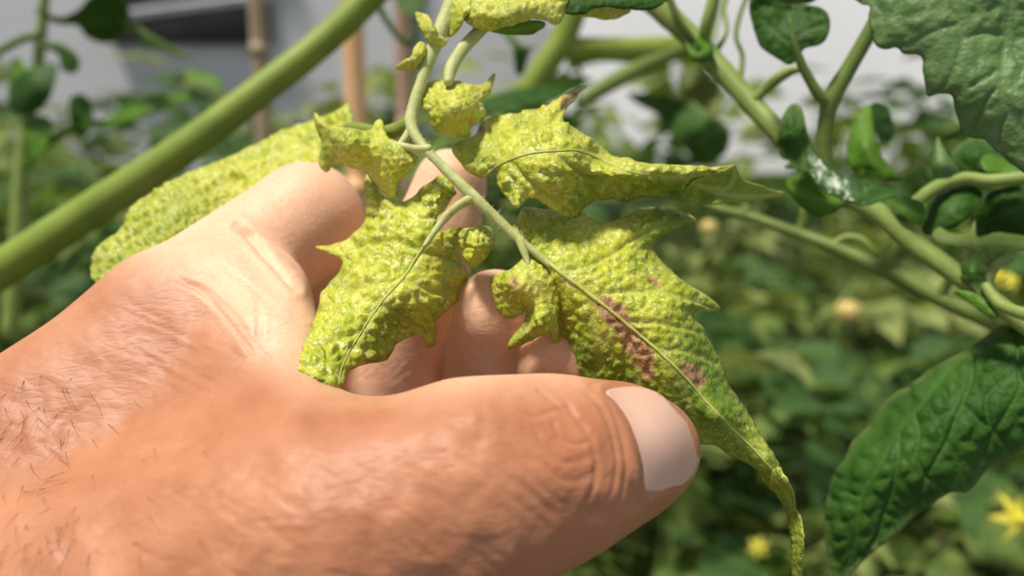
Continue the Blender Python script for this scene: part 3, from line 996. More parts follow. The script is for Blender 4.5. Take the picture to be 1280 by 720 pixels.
# terminal leaflet
L3 = blade('leaflet', [(640, 288), (648, 270), (656, 258), (690, 262), (725, 264), (745, 276), (765, 277), (780, 270), (797, 261), (820, 259), (837, 261),
                  (860, 267), (871, 276), (860, 282), (837, 291), (825, 299), (817, 308), (821, 318), (830, 328), (842, 340), (855, 352), (872, 362),
                  (887, 372), (902, 386), (890, 390), (868, 393), (878, 408), (890, 430), (902, 452), (911, 478), (925, 500), (942, 527), (954, 549),
                  (967, 567), (979, 588), (984, 602), (978, 612), (962, 602), (942, 585), (930, 577), (910, 568), (895, 558), (872, 554), (840, 540), (800, 520),
                  (760, 505), (728, 484), (713, 461), (709, 440), (697, 426), (696, 408), (697, 388), (692, 362), (678, 334), (660, 316)],
      [(640, 290, 140), (656, 260, 145), (725, 265, 146), (760, 290, 142), (868, 275, 148), (830, 285, 144), (820, 315, 143), (700, 345, 136), (760, 385, 134.5), (850, 355, 139),
       (900, 387, 142), (698, 410, 141), (730, 430, 137.5), (780, 470, 136.5), (740, 490, 139), (850, 455, 134), (880, 420, 139), (905, 455, 141), (870, 540, 137.5), (900, 520, 134),
       (925, 500, 140), (900, 556, 139), (960, 572, 137), (940, 580, 139), (980, 605, 138)],
      leaf, M_YEL, veins=[[(640, 288), (665, 310), (700, 340), (740, 370), (780, 402), (820, 436), (850, 465), (880, 497), (915, 535), (950, 570), (980, 606)],
                          [(700, 340), (740, 330), (790, 300), (840, 272)], [(740, 370), (790, 362), (840, 365), (895, 386)], [(780, 402), (830, 405), (875, 415)],
                          [(740, 370), (745, 410), (750, 460)], [(780, 402), (790, 440), (800, 490)], [(820, 436), (860, 440), (900, 455)],
                          [(850, 465), (862, 500), (872, 535)], [(665, 310), (700, 290), (730, 272)]],
      amp=0.58, cell=15, curl=2.0, curl_w=9, rib=0.42, seed=25, calm=[(900, 510, 75, .65), (970, 600, 60, .6), (860, 440, 40, .35)], step=2.8, groove=1.0, vein_w=3.5,
      green=[(840, 275, 44, .95), (900, 490, 70, .35), (880, 385, 34, .55), (720, 445, 40, .8), (780, 475, 34, .65), (860, 480, 60, .45), (920, 520, 50, .5), (970, 590, 40, .6), (830, 330, 30, .35), (690, 290, 40, .2), (880, 440, 40, .4)],
      lesions=[([(747, 371), (764, 373), (781, 383), (789, 403), (800, 412), (812, 428), (819, 452), (818, 480), (805, 472), (792, 457), (785, 440), (772, 424), (763, 408), (752, 392)], 5),
               ([(849, 450), (863, 451), (875, 464), (884, 477), (870, 483), (857, 471)], 5),
               ([(808, 343), (820, 346), (830, 354), (822, 358), (812, 352)], 6), ([(774, 378), (784, 380), (780, 386)], 6)])
blade('folded_tip', [(962, 590), (972, 584), (984, 598), (992, 614), (994, 634), (1002, 653), (1005, 675), (1004, 700), (1002, 722), (996, 742), (989, 722), (989, 695), (986, 665),
                  (982, 642), (972, 622), (958, 606), (950, 592)],
      [(962, 595, 139), (975, 600, 136), (990, 620, 136), (985, 640, 140), (1000, 660, 136), (990, 690, 138), (1002, 720, 137), (996, 740, 139)],
      leaf, M_YEL, veins=[[(968, 592), (984, 618), (990, 645), (996, 680), (996, 735)]], amp=0.37, cell=10, curl=1.2, curl_w=5, seed=26, step=2.4,
      green=[(985, 630, 60, .6), (998, 700, 60, .5)])
# small curled lobes at the foot of the terminal leaflet
blade('leaflet', [(657, 320), (640, 335), (618, 344), (613, 357), (617, 380), (627, 394), (645, 398), (655, 391), (657, 388), (653, 404), (638, 424), (635, 436), (652, 432),
                  (672, 422), (687, 416), (691, 428), (701, 433), (698, 411), (698, 384), (700, 362), (686, 342), (672, 326)],
      [(657, 322, 138), (620, 350, 139), (640, 360, 134), (630, 392, 139), (655, 388, 137), (637, 433, 138), (670, 400, 133), (690, 420, 137), (700, 430, 141), (698, 365, 137), (680, 345, 136)],
      leaf, M_YEL, veins=[[(660, 322), (664, 350), (666, 390), (645, 425)], [(660, 330), (640, 350), (628, 380)], [(664, 350), (685, 375), (694, 420)]],
      amp=0.50, cell=11, curl=1.2, curl_w=6, seed=27, step=2.5, green=[(655, 420, 26, .35)],
      lesions=[([(636, 345), (648, 346), (646, 362), (638, 366)], 9)])
tube('leaflet_stalk', [(650, 300, 138.5), (655, 314, 137.6), (662, 336, 136.8)], [.8, .7, .3], leaf, M_YSTEM, 8)
# top small leaflet
blade('leaflet', [(529, 108), (540, 102), (556, 100), (572, 101), (587, 104), (604, 105), (612, 97), (619, 92), (616, 107), (612, 118), (604, 124), (606, 132), (608, 142), (598, 152), (590, 161),
                  (585, 171), (565, 170), (550, 167), (540, 160), (536, 143), (529, 136), (526, 120)],
      [(530, 110, 147), (560, 105, 146), (618, 94, 152), (565, 130, 140), (604, 140, 145), (535, 140, 144), (560, 165, 143.5), (588, 165, 145)],
      leaf, M_YEL, veins=[[(560, 101), (566, 125), (578, 150), (582, 168)], [(566, 125), (595, 115), (616, 97)], [(566, 125), (545, 140)]], amp=0.50, cell=11, curl=1.2, curl_w=6, seed=28, step=2.5,
      green=[(605, 112, 16, .4), (545, 115, 16, .15)], lesions=[([(580, 148), (590, 150), (597, 162), (588, 160)], 5)])
tube('leaflet_stalk', [(612, 25, 152), (596, 42, 151), (578, 62, 149), (564, 85, 147), (560, 104, 145)], [1.3, 1.2, 1.2, 1.2, .8], leaf, M_YSTEM, 8)
# left folded leaflet
blade('leaflet', [(394, 141), (402, 150), (411, 158), (435, 160), (460, 163), (470, 151), (478, 150), (481, 161), (486, 172), (497, 177), (512, 190), (524, 195), (519, 206), (510, 217), (498, 226), (496, 240),
                  (492, 248), (477, 240), (466, 225), (459, 216), (447, 212), (425, 206), (416, 208), (409, 215), (400, 210), (398, 198), (401, 178), (393, 154)],
      [(394, 142, 152), (403, 175, 151), (412, 172, 147.5), (405, 210, 152), (440, 180, 142), (475, 152, 148), (460, 165, 146), (500, 185, 142), (523, 196, 143), (495, 215, 143), (492, 246, 146), (455, 213, 148), (425, 205, 151)],
      leaf, M_YEL, veins=[[(522, 195), (480, 192), (450, 185), (415, 165)], [(480, 192), (470, 215), (488, 242)], [(402, 160), (410, 180), (412, 205)], [(460, 188), (470, 165)]],
      amp=0.36, cell=11, curl=0.8, curl_w=6, seed=29, step=2.5, green=[(402, 180, 22, .6)])
tube('leaflet_stalk', [(516, 158, 145), (505, 175, 144), (496, 184, 143.6), (478, 191, 143.8)], [.9, .7, .6, .3], leaf, M_YSTEM, 8)
tube('leaflet_stalk', [(538, 186, 142), (520, 186, 142.3), (500, 182, 143.2), (482, 180, 144.5)], [.8, .7, .6, .3], leaf, M_YSTEM, 8)
tube('leaflet_stalk', [(513, 154, 145.5), (494, 163, 147.5), (474, 166, 150), (440, 160, 156), (420, 170, 163)], [1.4, 1.35, 1.25, 1.1, .8], leaf, mat_stem('olive_stalk', (0.20, 0.27, 0.04), (0.32, 0.37, 0.07)), 10)
# long leaflet lying along the back of the index finger
blade('leaflet', [(435, 130), (440, 138), (444, 158), (436, 186), (405, 214), (360, 240), (300, 270), (240, 300), (180, 342), (135, 365), (118, 352), (113, 343), (119, 311), (150, 287), (158, 268), (170, 253), (203, 233),
                  (233, 217), (267, 203), (300, 188), (333, 173), (367, 158), (394, 148), (415, 141)],
      [(437, 135, 176), (440, 180, 169), (370, 160, 184), (360, 225, 174), (270, 205, 177), (270, 270, 166), (205, 235, 171), (190, 310, 160), (120, 312, 164), (116, 342, 160), (150, 350, 157)],
      leaf, M_YEL, veins=[[(440, 165), (380, 185), (310, 215), (240, 250), (170, 295), (118, 335)], [(310, 215), (290, 195)], [(240, 250), (220, 230)], [(380, 185), (365, 165)]],
      amp=1.18, cell=12, curl=1.6, curl_w=7, seed=30, step=2.7, green=[(190, 300, 60, .35), (120, 335, 30, .45), (250, 265, 40, .3), (400, 160, 30, -.2)])
# young curled leaflets on the stalk and the leaflets at its top
blade('leaflet', [(519, 16), (524, 15), (534, 18), (541, 28), (548, 42), (560, 50), (557, 58), (547, 60), (535, 53), (526, 38), (521, 26)],
      [(520, 16, 150), (535, 35, 145.5), (558, 54, 146), (545, 58, 147), (525, 30, 147.5)], leaf, M_YEL, veins=[[(522, 18), (535, 38), (555, 54)]], amp=0.40, cell=8, curl=1.0, curl_w=4, seed=31, step=2.3)
blade('leaflet', [(494, 86), (501, 77), (512, 72), (517, 60), (524, 52), (532, 54), (533, 66), (527, 80), (521, 88), (511, 89)],
      [(495, 86, 149), (515, 75, 145), (528, 56, 146), (525, 82, 146)], leaf, M_YEL, veins=[[(526, 58), (516, 76), (498, 85)]], amp=0.40, cell=8, curl=1.0, curl_w=4, seed=32, step=2.3, green=[(515, 85, 12, .4)])
blade('leaflet', [(552, 30), (560, 8), (568, -12), (590, -22), (590, 8), (582, 22), (572, 40), (560, 46)],
      [(560, 20, 149), (575, -10, 151), (580, 20, 146), (565, 42, 148)], leaf, M_YEL, veins=[[(585, -15), (570, 15), (560, 40)]], amp=0.45, cell=9, curl=1.4, curl_w=5, seed=33, step=2.5, green=[(560, 25, 16, .3)])
blade('leaflet', [(570, -12), (576, 15), (581, 28), (592, 35), (612, 39), (635, 33), (655, 28), (670, 24), (682, 26), (693, 31), (703, 25), (708, 10), (712, -2), (705, -16), (640, -24), (590, -20)],
      [(572, 0, 151), (590, 20, 146), (612, 38, 147), (640, 10, 143), (690, 28, 146), (710, 0, 149), (640, -20, 150)], leaf, M_YEL,
      veins=[[(576, -5), (610, 12), (650, 22), (690, 12)], [(610, 12), (640, 5), (680, -10)]], amp=0.55, cell=11, curl=1.2, curl_w=6, seed=34, step=2.6, green=[(640, 22, 22, .4), (585, 5, 16, .2)])
blade('leaflet_underside', [(612, 38), (625, 36), (645, 30), (668, 26), (682, 30), (676, 38), (660, 44), (642, 44), (625, 42)], [(612, 38, 148.5), (640, 42, 150), (680, 30, 149), (645, 30, 148.6)],
      leaf, M_YOUNG_LIT, veins=[[(615, 38), (645, 38), (678, 32)]], amp=0.19, cell=8, curl=0.3, seed=35, step=2.6)
blade('leaflet', [(704, 12), (714, 17), (732, 17), (740, 11), (756, 8), (790, 12), (818, 11), (833, 1), (845, -12), (800, -24), (740, -24), (705, -14)],
      [(706, 5, 149), (740, 8, 150), (800, 8, 152), (840, -8, 156), (760, -20, 154)], leaf, M_MID, veins=[[(708, 2), (760, 0), (838, -4)]], amp=0.37, cell=12, curl=1.0, seed=36, step=2.8, serr=0.5)
blade('leaflet_underside', [(700, 14), (716, 12), (735, 10), (760, 8), (788, 12), (780, 20), (760, 25), (738, 22), (718, 20)], [(702, 14, 151), (740, 15, 153), (786, 14, 155), (760, 24, 155)],
      leaf, M_YEL, veins=[[(705, 15), (745, 17), (782, 15)]], amp=0.25, cell=10, curl=0.3, seed=37, step=2.8)

fv_, ff_ = [], []
rf = np.random.RandomState(77)
sp = catmull(np.array([(566, 5, 152), (545, 52, 149), (528, 98, 147), (514, 150, 145), (524, 176, 143), (550, 205, 141.5), (590, 244, 140), (622, 274, 139.5), (655, 305, 138.5)]), 40)
lo_ = np.array(leaf.location)
for k in range(420):
    q = sp[rf.randint(len(sp))]
    c0 = W(*q)
    an = rf.uniform(0, 2 * math.pi)
    dv_ = math.cos(an) * RIGHT + math.sin(an) * UP - rf.uniform(-.3, .8) * FWD
    dv_ /= np.linalg.norm(dv_)
    ln_ = rf.uniform(0.0006, 0.0013); r0 = 0.0009
    a_ = np.cross(dv_, FWD); a_ /= np.linalg.norm(a_) + 1e-9; b_ = np.cross(dv_, a_)
    n0 = len(fv_)
    for t_ in range(3):
        an2 = t_ * 2.094
        fv_.append(c0 + dv_ * r0 * 0.8 + 0.00003 * (math.cos(an2) * a_ + math.sin(an2) * b_) - lo_)
    fv_.append(c0 + dv_ * (r0 + ln_) - lo_)
    for t_ in range(3): ff_.append((n0 + t_, n0 + (t_ + 1) % 3, n0 + 3))
fz = new_obj('stalk_fuzz', mesh_np('stalk_fuzz', fv_, ff_), leaf, mat_plain('fuzz', (0.7, 0.72, 0.5), (0.8, 0.82, 0.6), 0.6, 50, 0.0))
fz['kind'] = 'stuff'

# ------------------------------------------------------------------ neighbouring leaves and stems
DSC = 0.82
stem = thing('tomato_vine', 'thick smooth green stem slanting up behind the hand', 'vine', W(-160, 440, 300))
tube('stem', [(-420, 640, 300), (-160, 440, 300), (0, 338, 302), (115, 262, 305), (230, 185, 308), (330, 110, 312), (400, 55, 316), (450, 8, 318), (520, -70, 322), (590, -200, 330), (620, -420, 345)],
     [7.4, 7.2, 6.9, 6.5, 6.1, 5.7, 5.5, 5.5, 5.4, 5.2, 5.0], stem, M_STEM, 20, wob=0.012, seed=4)

DSC = 1.0
big = thing('tomato_leaf', 'large dull green leaf with dark veins and notched edge, above the forked stalk', 'leaf', W(1330, -40, 150))
blade('leaf_blade', [(1086, 8), (1085, 22), (1090, 45), (1100, 60), (1120, 60), (1130, 67), (1150, 71), (1154, 87), (1157, 110), (1160, 122), (1175, 118), (1190, 121), (1194, 140), (1202, 165), (1208, 171),
                (1230, 175), (1245, 190), (1265, 205), (1285, 219), (1320, 225), (1350, 150), (1350, -40), (1200, -50), (1100, -40), (1080, -20), (1060, -8), (1075, 4)],
      [(1086, 20, 160), (1150, 70, 156), (1160, 120, 156), (1205, 168, 155), (1200, 50, 152.5), (1255, 60, 151.5), (1230, 110, 150), (1285, 215, 151), (1340, 100, 146), (1150, 20, 154), (1300, -20, 149), (1080, -20, 161)],
      big, M_BIG, veins=[[(1270, -40), (1264, 5), (1260, 32), (1255, 62), (1251, 105), (1262, 140), (1285, 168), (1310, 200)],
                         [(1180, -20), (1184, 5), (1197, 22), (1201, 50), (1195, 82), (1180, 108), (1168, 118)], [(1252, 85), (1230, 98), (1213, 108)], [(1197, 30), (1165, 40), (1140, 55), (1125, 58)],
                         [(1251, 105), (1230, 130), (1212, 165)], [(1262, 140), (1250, 160), (1245, 185)], [(1201, 50), (1230, 40), (1256, 45)]],
      amp=0.6, cell=30, curl=0.8, curl_w=10, serr=1.2, seed=40, step=3.4, vein_w=2.6, groove=1.1, fine=0.3, side_veins=0)
dark = thing('tomato_leaf', 'large dark green leaf with quilted veins, hanging below the branch node', 'leaf', W(1290, 385, 165))
blade('leaf_blade', [(1264, 396), (1257, 401), (1210, 435), (1180, 452), (1155, 467), (1135, 482), (1110, 497), (1085, 532), (1067, 550), (1055, 575), (1042, 592), (1033, 627), (1030, 665), (1035, 700), (1042, 720),
                (1050, 729), (1065, 717), (1087, 695), (1122, 667), (1152, 640), (1187, 617), (1210, 615), (1230, 592), (1247, 577), (1265, 575), (1282, 558), (1320, 535), (1350, 480), (1345, 400), (1300, 385)],
      [(1262, 398, 168), (1155, 467, 178), (1085, 532, 179), (1040, 600, 179), (1045, 725, 176), (1155, 495, 170), (1100, 575, 169), (1072, 640, 171), (1200, 540, 163), (1150, 640, 167), (1240, 580, 164), (1290, 480, 160), (1340, 430, 162)],
      dark, M_DARK, veins=[[(1264, 397), (1210, 437), (1180, 468), (1155, 495), (1122, 535), (1100, 575), (1073, 622), (1068, 680), (1052, 722)],
                           [(1210, 437), (1212, 470), (1203, 500), (1193, 530), (1185, 550), (1158, 595), (1140, 640)], [(1268, 398), (1272, 450), (1275, 480), (1265, 505), (1245, 535), (1228, 570), (1218, 606)],
                           [(1140, 516), (1147, 545), (1145, 570), (1157, 596)], [(1203, 503), (1225, 525), (1240, 535)], [(1122, 540), (1118, 600), (1106, 645), (1094, 685)], [(1185, 550), (1200, 580), (1207, 610)],
                           [(1240, 535), (1255, 555), (1264, 574)], [(1272, 470), (1300, 490), (1330, 490)], [(1157, 596), (1172, 605), (1180, 618)], [(1245, 480), (1232, 500), (1238, 535)], [(1073, 622), (1058, 615)], [(1106, 645), (1125, 652)]],
      amp=1.0, cell=25, curl=1.0, curl_w=9, serr=1.0, seed=41, step=3.0, vein_w=2.2, groove=0.9, fine=0.15)
tube('leaf_stalk', [(1262, 398, 167.5), (1285, 388, 166), (1330, 372, 165), (1400, 340, 168)], [0.9, 1.3, 1.6, 1.8], dark, M_BRANCH, 10)

# the branch on the right with its side shoots
DSC = 0.80
br = thing('tomato_branch', 'pale green branch with side leaves crossing to the notched dark leaf', 'branch', W(790, -30, 262))
tube('stem', [(600, -420, 272), (650, -260, 266), (715, -130, 263), (780, -35, 262), (822, 8, 260), (868, 50, 256), (905, 90, 250), (940, 130, 244), (972, 164, 238), (1012, 205, 232), (1060, 244, 226), (1102, 270, 222), (1140, 303, 218), (1192, 340, 212), (1236, 372, 208), (1300, 420, 204)],
     [4.4, 4.4, 4.2, 4.0, 3.6, 3.3, 3.1, 3.0, 3.0, 3.0, 2.9, 2.7, 2.7, 2.6, 2.4, 2.2], br, M_BRANCH, 16, wob=0.03, seed=5)
tube('side_shoot', [(870, 55, 254), (850, 28, 252), (838, 0, 251), (830, -30, 250)], [1.3, 1.2, 1.1, 1.0], br, M_DSTEM, 8)
tube('side_shoot', [(878, 55, 254), (884, 28, 250), (892, 0, 248), (900, -35, 246)], [1.9, 1.9, 1.8, 1.8], br, M_BRANCH, 8)
tube('side_shoot', [(944, 125, 242), (962, 106, 240), (985, 90, 238), (1002, 86, 236)], [1.4, 1.7, 1.5, 1.0], br, M_BRANCH, 8)
tube('side_shoot', [(925, 100, 250), (928, 70, 254), (920, 45, 258), (926, 15, 262), (940, -20, 266)], [0.9, 0.8, 0.8, 0.8, 0.8], br, M_DSTEM, 8)
tube('side_shoot', [(890, 72, 252), (908, 40, 256), (905, 10, 260), (915, -20, 262)], [0.9, 0.8, 0.8, 0.8], br, M_BRANCH, 8)
tube('side_shoot', [(870, 50, 254), (885, 65, 247), (870, 72, 246), (858, 55, 248)], [1.2, 1.9, 1.5, 0.6], br, M_YOUNG_LIT, 8)
tube('forked_stalk', [(1030, 215, 229), (1029, 185, 228), (1033, 150, 226), (1040, 122, 224), (1062, 84, 222), (1086, 42, 220), (1108, 0, 218), (1120, -30, 217)],
     [2.2, 2.2, 2.2, 2.5, 2.1, 2.0, 2.0, 2.0], br, M_DSTEM, 12)
tube('forked_stalk', [(1036, 128, 224), (1024, 119, 223), (1011, 98, 222), (1001, 78, 221), (992, 50, 219.5), (988, 25, 219)], [1.7, 1.5, 1.3, 1.2, .8, .4], br, M_DSTEM, 10)
blade('leaf_blade', [(938, 2), (942, 33), (951, 58), (967, 71), (986, 80), (997, 72), (1006, 60), (1027, 55), (1036, 38), (1035, 21), (1028, 11), (1010, 6), (990, 4), (970, 0), (955, -6)],
      [(940, 5, 224), (955, 55, 224), (988, 78, 221), (990, 40, 220.5), (1034, 25, 216), (1020, 55, 218), (990, 5, 224)], br, M_MID, veins=[[(993, 70), (990, 45), (985, 8)], [(991, 55), (970, 40), (950, 20)], [(991, 50), (1010, 35), (1030, 28)]],
      amp=0.9, cell=26, curl=0.6, seed=42, step=3.4, serr=0.6)
blade('leaf_blade', [(935, -20), (940, 5), (958, 9), (985, 6), (1010, 5), (1022, -4), (1015, -25), (975, -32)], [(940, 0, 228), (980, 4, 226), (1018, -2, 224), (975, -28, 222)], br, M_BIG, amp=0.4, cell=24, seed=43, step=3.6, serr=0.5)
# drooping dark leaf, its far half bluish with sheen
blade('leaf_blade', [(992, 129), (1002, 136), (1008, 157), (1010, 180), (1010, 215), (992, 211), (980, 209), (987, 202), (975, 196), (971, 176), (976, 152), (984, 136)],
      [(992, 130, 222), (974, 180, 224), (1009, 180, 221), (1005, 212, 220), (990, 170, 219)], br, M_DARK, veins=[[(996, 134), (1000, 170), (1006, 210)]], amp=0.5, cell=22, seed=44, step=3.0, curl=0.5, serr=0.7)
blade('leaf_blade', [(1008, 165), (1013, 175), (1020, 191), (1040, 210), (1065, 222), (1095, 227), (1113, 237), (1122, 244), (1100, 250), (1080, 256), (1055, 250), (1032, 240), (1017, 226), (1009, 212)],
      [(1010, 170, 221), (1012, 210, 219), (1040, 212, 216), (1045, 240, 212), (1090, 230, 211), (1085, 252, 208), (1120, 243, 210)], br, M_BLUE, veins=[[(1010, 185), (1030, 222), (1070, 240), (1118, 243)]], amp=0.7, cell=20, seed=45, step=3.0, curl=0.8, serr=0.7)
blade('leaf_blade', [(981, 229), (992, 220), (1006, 217), (1016, 225), (1035, 241), (1056, 252), (1050, 262), (1038, 268), (1022, 271), (1005, 262), (988, 243)],
      [(982, 230, 232), (1015, 225, 226), (1055, 254, 222), (1022, 270, 226), (1010, 245, 226)], br, M_YOUNG_LIT, veins=[[(984, 230), (1010, 245), (1050, 256)]], amp=0.5, cell=24, seed=46, step=3.4, serr=0.4)
blade('leaf_blade', [(1087, 130), (1068, 145), (1063, 165), (1059, 182), (1059, 202), (1067, 217), (1090, 220), (1110, 226), (1126, 222), (1111, 207), (1100, 187), (1093, 160)],
      [(1087, 132, 262), (1062, 180, 258), (1070, 214, 254), (1122, 222, 250), (1095, 165, 256), (1082, 180, 252)], br, M_YOUNG_LIT, veins=[[(1086, 134), (1083, 180), (1105, 218)]], amp=0.7, cell=26, seed=47, step=3.4, serr=0.6)
blade('leaf_blade', [(1089, 130), (1105, 130), (1115, 145), (1118, 170), (1106, 178), (1096, 166), (1091, 148)], [(1090, 131, 263), (1116, 150, 268), (1108, 176, 264), (1098, 150, 262)], br, M_MID, amp=0.4, cell=22, seed=48, step=3.4, serr=0.4)
blade('leaf_blade', [(1106, 247), (1125, 244), (1150, 252), (1156, 263), (1150, 281), (1136, 275), (1116, 262)], [(1108, 248, 221), (1152, 256, 216), (1148, 278, 214), (1130, 262, 215)], br, M_YOUNG_LIT, veins=[[(1110, 250), (1150, 270)]], amp=0.4, cell=20, seed=49, step=3.2, serr=0.4)
tube('leaf_stalk', [(1128, 274, 222), (1146, 252, 224), (1172, 233, 226), (1205, 223, 226), (1236, 226, 224), (1285, 222, 220), (1350, 215, 216)], [1.8, 1.8, 1.8, 1.7, 1.8, 1.9, 2.0], br, M_BRANCH, 10, wob=.03)
blade('leaf_blade', [(1160, 252), (1185, 237), (1210, 233), (1228, 242), (1221, 260), (1200, 280), (1175, 293), (1155, 292), (1151, 275)],
      [(1160, 252, 230), (1210, 235, 226), (1225, 245, 224), (1175, 290, 224), (1155, 288, 228), (1190, 262, 223)], br, M_MID, veins=[[(1205, 236), (1185, 265), (1158, 290)]], amp=0.7, cell=24, seed=50, step=3.4, serr=0.5)
blade('leaf_blade', [(1219, 272), (1228, 254), (1238, 240), (1282, 231), (1330, 228), (1340, 290), (1282, 299), (1247, 293), (1220, 296)],
      [(1220, 280, 232), (1238, 242, 228), (1330, 240, 222), (1282, 297, 228), (1250, 270, 226)], br, M_MID, veins=[[(1225, 285), (1270, 262), (1330, 250)]], amp=0.7, cell=28, seed=51, step=3.6, serr=0.6)
blade('leaf_blade', [(1189, 193), (1205, 177), (1222, 169), (1238, 180), (1260, 203), (1272, 213), (1236, 218), (1210, 221), (1195, 206)], [(1190, 194, 236), (1222, 172, 238), (1270, 212, 230), (1205, 218, 232), (1228, 195, 230)],
      br, M_DARK, amp=0.7, cell=24, seed=52, step=3.4, serr=0.5)
blade('leaf_blade', [(1225, 200), (1240, 192), (1262, 204), (1275, 214), (1250, 217), (1232, 214)], [(1226, 202, 226), (1242, 194, 228), (1272, 213, 222), (1240, 214, 224)], br, M_YOUNG_LIT, amp=0.4, cell=20, seed=53, step=3.4, serr=0.4)
blade('leaf_blade', [(1172, 170), (1180, 186), (1201, 217), (1186, 226), (1170, 228), (1165, 212), (1168, 192)], [(1172, 171, 228), (1200, 216, 224), (1170, 226, 226), (1178, 205, 223)], br, M_BIG, veins=[[(1172, 174), (1182, 222)]], amp=0.3, cell=18, seed=54, step=3.2, serr=0.3)
blade('leaf_blade', [(1154, 222), (1155, 208), (1166, 195), (1170, 205), (1171, 226), (1162, 228)], [(1155, 220, 230), (1166, 197, 230), (1170, 224, 227)], br, M_MID, amp=0.3, cell=18, seed=55, step=3.2, serr=0.3)
blade('leaf_blade', [(1165, 292), (1175, 283), (1188, 290), (1210, 290), (1219, 274), (1222, 296), (1247, 291), (1285, 296), (1330, 300), (1325, 315), (1280, 312), (1260, 321), (1238, 337), (1223, 318), (1197, 308), (1175, 304)],
      [(1166, 293, 222), (1219, 276, 220), (1285, 300, 214), (1238, 335, 210), (1200, 305, 217), (1325, 308, 212), (1230, 305, 213)], br, mat_green_leaf('pale_green_leaf', (0.22, 0.36, 0.05), (0.36, 0.48, 0.12), 0.5, 0.35, (0.45, 0.55, 0.2), 0.5, 90),
      veins=[[(1168, 293), (1220, 302), (1280, 304), (1325, 306)], [(1220, 302), (1238, 332)]], amp=0.8, cell=18, seed=56, step=3.2, serr=0.8)
tube('leaf_stalk', [(1262, 322, 212), (1245, 332, 210), (1236, 348, 209), (1232, 372, 208)], [1.4, 1.4, 1.3, 1.0], br, M_BRANCH, 8)
blade('leaf_blade', [(1212, 315), (1225, 318), (1231, 335), (1232, 355), (1228, 371), (1211, 356), (1194, 341), (1203, 327)], [(1213, 317, 208), (1196, 341, 209), (1230, 350, 205), (1227, 369, 203), (1214, 340, 204)],
      br, M_DARK, veins=[[(1216, 318), (1216, 345), (1226, 368)]], amp=0.6, cell=20, seed=57, step=3.2, serr=0.5)
blade('leaf_blade', [(1191, 364), (1206, 363), (1225, 369), (1240, 383), (1249, 396), (1236, 396), (1212, 379)], [(1192, 364, 206), (1225, 370, 203), (1247, 395, 200), (1214, 379, 204)], br, M_YOUNG_LIT, amp=0.3, cell=18, seed=58, step=3.2, serr=0.4)
tube('leaf_stalk', [(1231, 356, 204), (1242, 372, 202), (1256, 384, 200), (1290, 396, 198)], [1.2, 1.4, 1.5, 1.6], br, M_BRANCH, 8)

# darker fruit-truss stalk below it
DSC = 0.85
tr = thing('truss_stalk', 'thin dark stalk with short stubs, running below the pale branch', 'stalk', W(890, 258, 285))
tube('stalk', [(880, 254, 288), (905, 263, 285), (940, 272, 282), (985, 288, 276), (1040, 308, 268), (1100, 335, 260), (1150, 360, 254), (1185, 378, 250), (1236, 402, 244), (1300, 440, 238)],
     [1.7, 1.7, 1.8, 2.0, 2.1, 2.5, 2.5, 2.5, 2.2, 2.0], tr, M_DSTEM, 12, wob=.03)
for a_ in [[(998, 292, 275), (1003, 278, 274), (1006, 262, 273)], [(1108, 336, 258), (1116, 320, 256), (1124, 304, 254)], [(1172, 370, 251), (1182, 358, 249), (1188, 348, 247)], [(930, 270, 283), (933, 258, 283)]]:
    tube('stub', a_, [1.9, 1.6, 1.5][:len(a_)], tr, M_DSTEM, 8)
tube('stub', [(1040, 306, 267), (1058, 296, 266), (1078, 300, 264), (1096, 318, 262)], [1.0, 1.0, 1.0, 1.0], tr, M_BRANCH, 8)

# blurred leaves and stems behind the upper leaflet
DSC = 1.0
bl = thing('tomato_leaf', 'dark drooping leaf with an olive lobe, behind the speckled upper leaflet', 'leaf', W(880, 60, 400))
blade('leaf_blade', [(783, 118), (800, 116), (830, 118), (855, 124), (876, 134), (906, 154), (914, 174), (902, 196), (880, 206), (863, 196), (851, 176), (838, 166), (818, 168), (827, 150), (806, 134)],
      [(785, 118, 400), (850, 126, 392), (908, 165, 385), (880, 204, 392), (840, 160, 390), (870, 160, 380)], bl, M_DARK, veins=[[(790, 119), (850, 145), (890, 190)]], amp=1.2, cell=26, seed=60, step=4, serr=1.5, curl=1)
blade('lobe', [(850, 92), (878, 84), (900, 104), (906, 126), (896, 144), (870, 134), (852, 116)], [(852, 95, 402), (895, 105, 396), (895, 142, 390), (860, 125, 398)], bl,
      mat_green_leaf('olive_leaf', (0.13, 0.17, 0.02), (0.22, 0.27, 0.04), 0.5, 0.3, scale=60), amp=0.8, cell=26, seed=61, step=4, serr=1.0)
tube('leaf_stalk', [(870, 100, 396), (884, 70, 400), (892, 30, 405), (900, -30, 410)], [2, 2, 2.2, 2.5], bl, M_BRANCH, 8)
bs = thing('tomato_vine', 'forked green stem, out of focus above the speckled upper leaflet', 'vine', W(640, 160, 380))
tube('stem', [(620, 180, 380), (650, 130, 380), (680, 85, 378), (705, 45, 376), (725, -10, 374), (745, -60, 372), (770, -200, 368), (780, -360, 366)], [5.8, 5.8, 5.8, 5.8, 6, 6, 6, 6], bs, M_STEM, 14)
tube('side_stem', [(700, 60, 378), (760, 62, 382), (820, 62, 386), (880, 58, 390)], [5, 5.4, 5.8, 5.6], bs, M_STEM, 14)
tube('side_stem', [(865, 55, 386), (820, 75, 384), (780, 95, 380), (740, 118, 376), (725, 128, 374)], [4.2, 4.0, 3.8, 3.4, 2.0], bs, M_DSTEM, 12)
tube('side_stem', [(660, 115, 380), (640, 128, 372), (610, 128, 366), (560, 130, 362)], [4, 4.5, 4.5, 4], bs, M_STEM, 10)
tube('tendril', [(728, 64, 380), (724, 82, 380), (726, 102, 382), (720, 130, 384)], [1.4, 1.1, .8, .5], bs, M_DSTEM, 8)
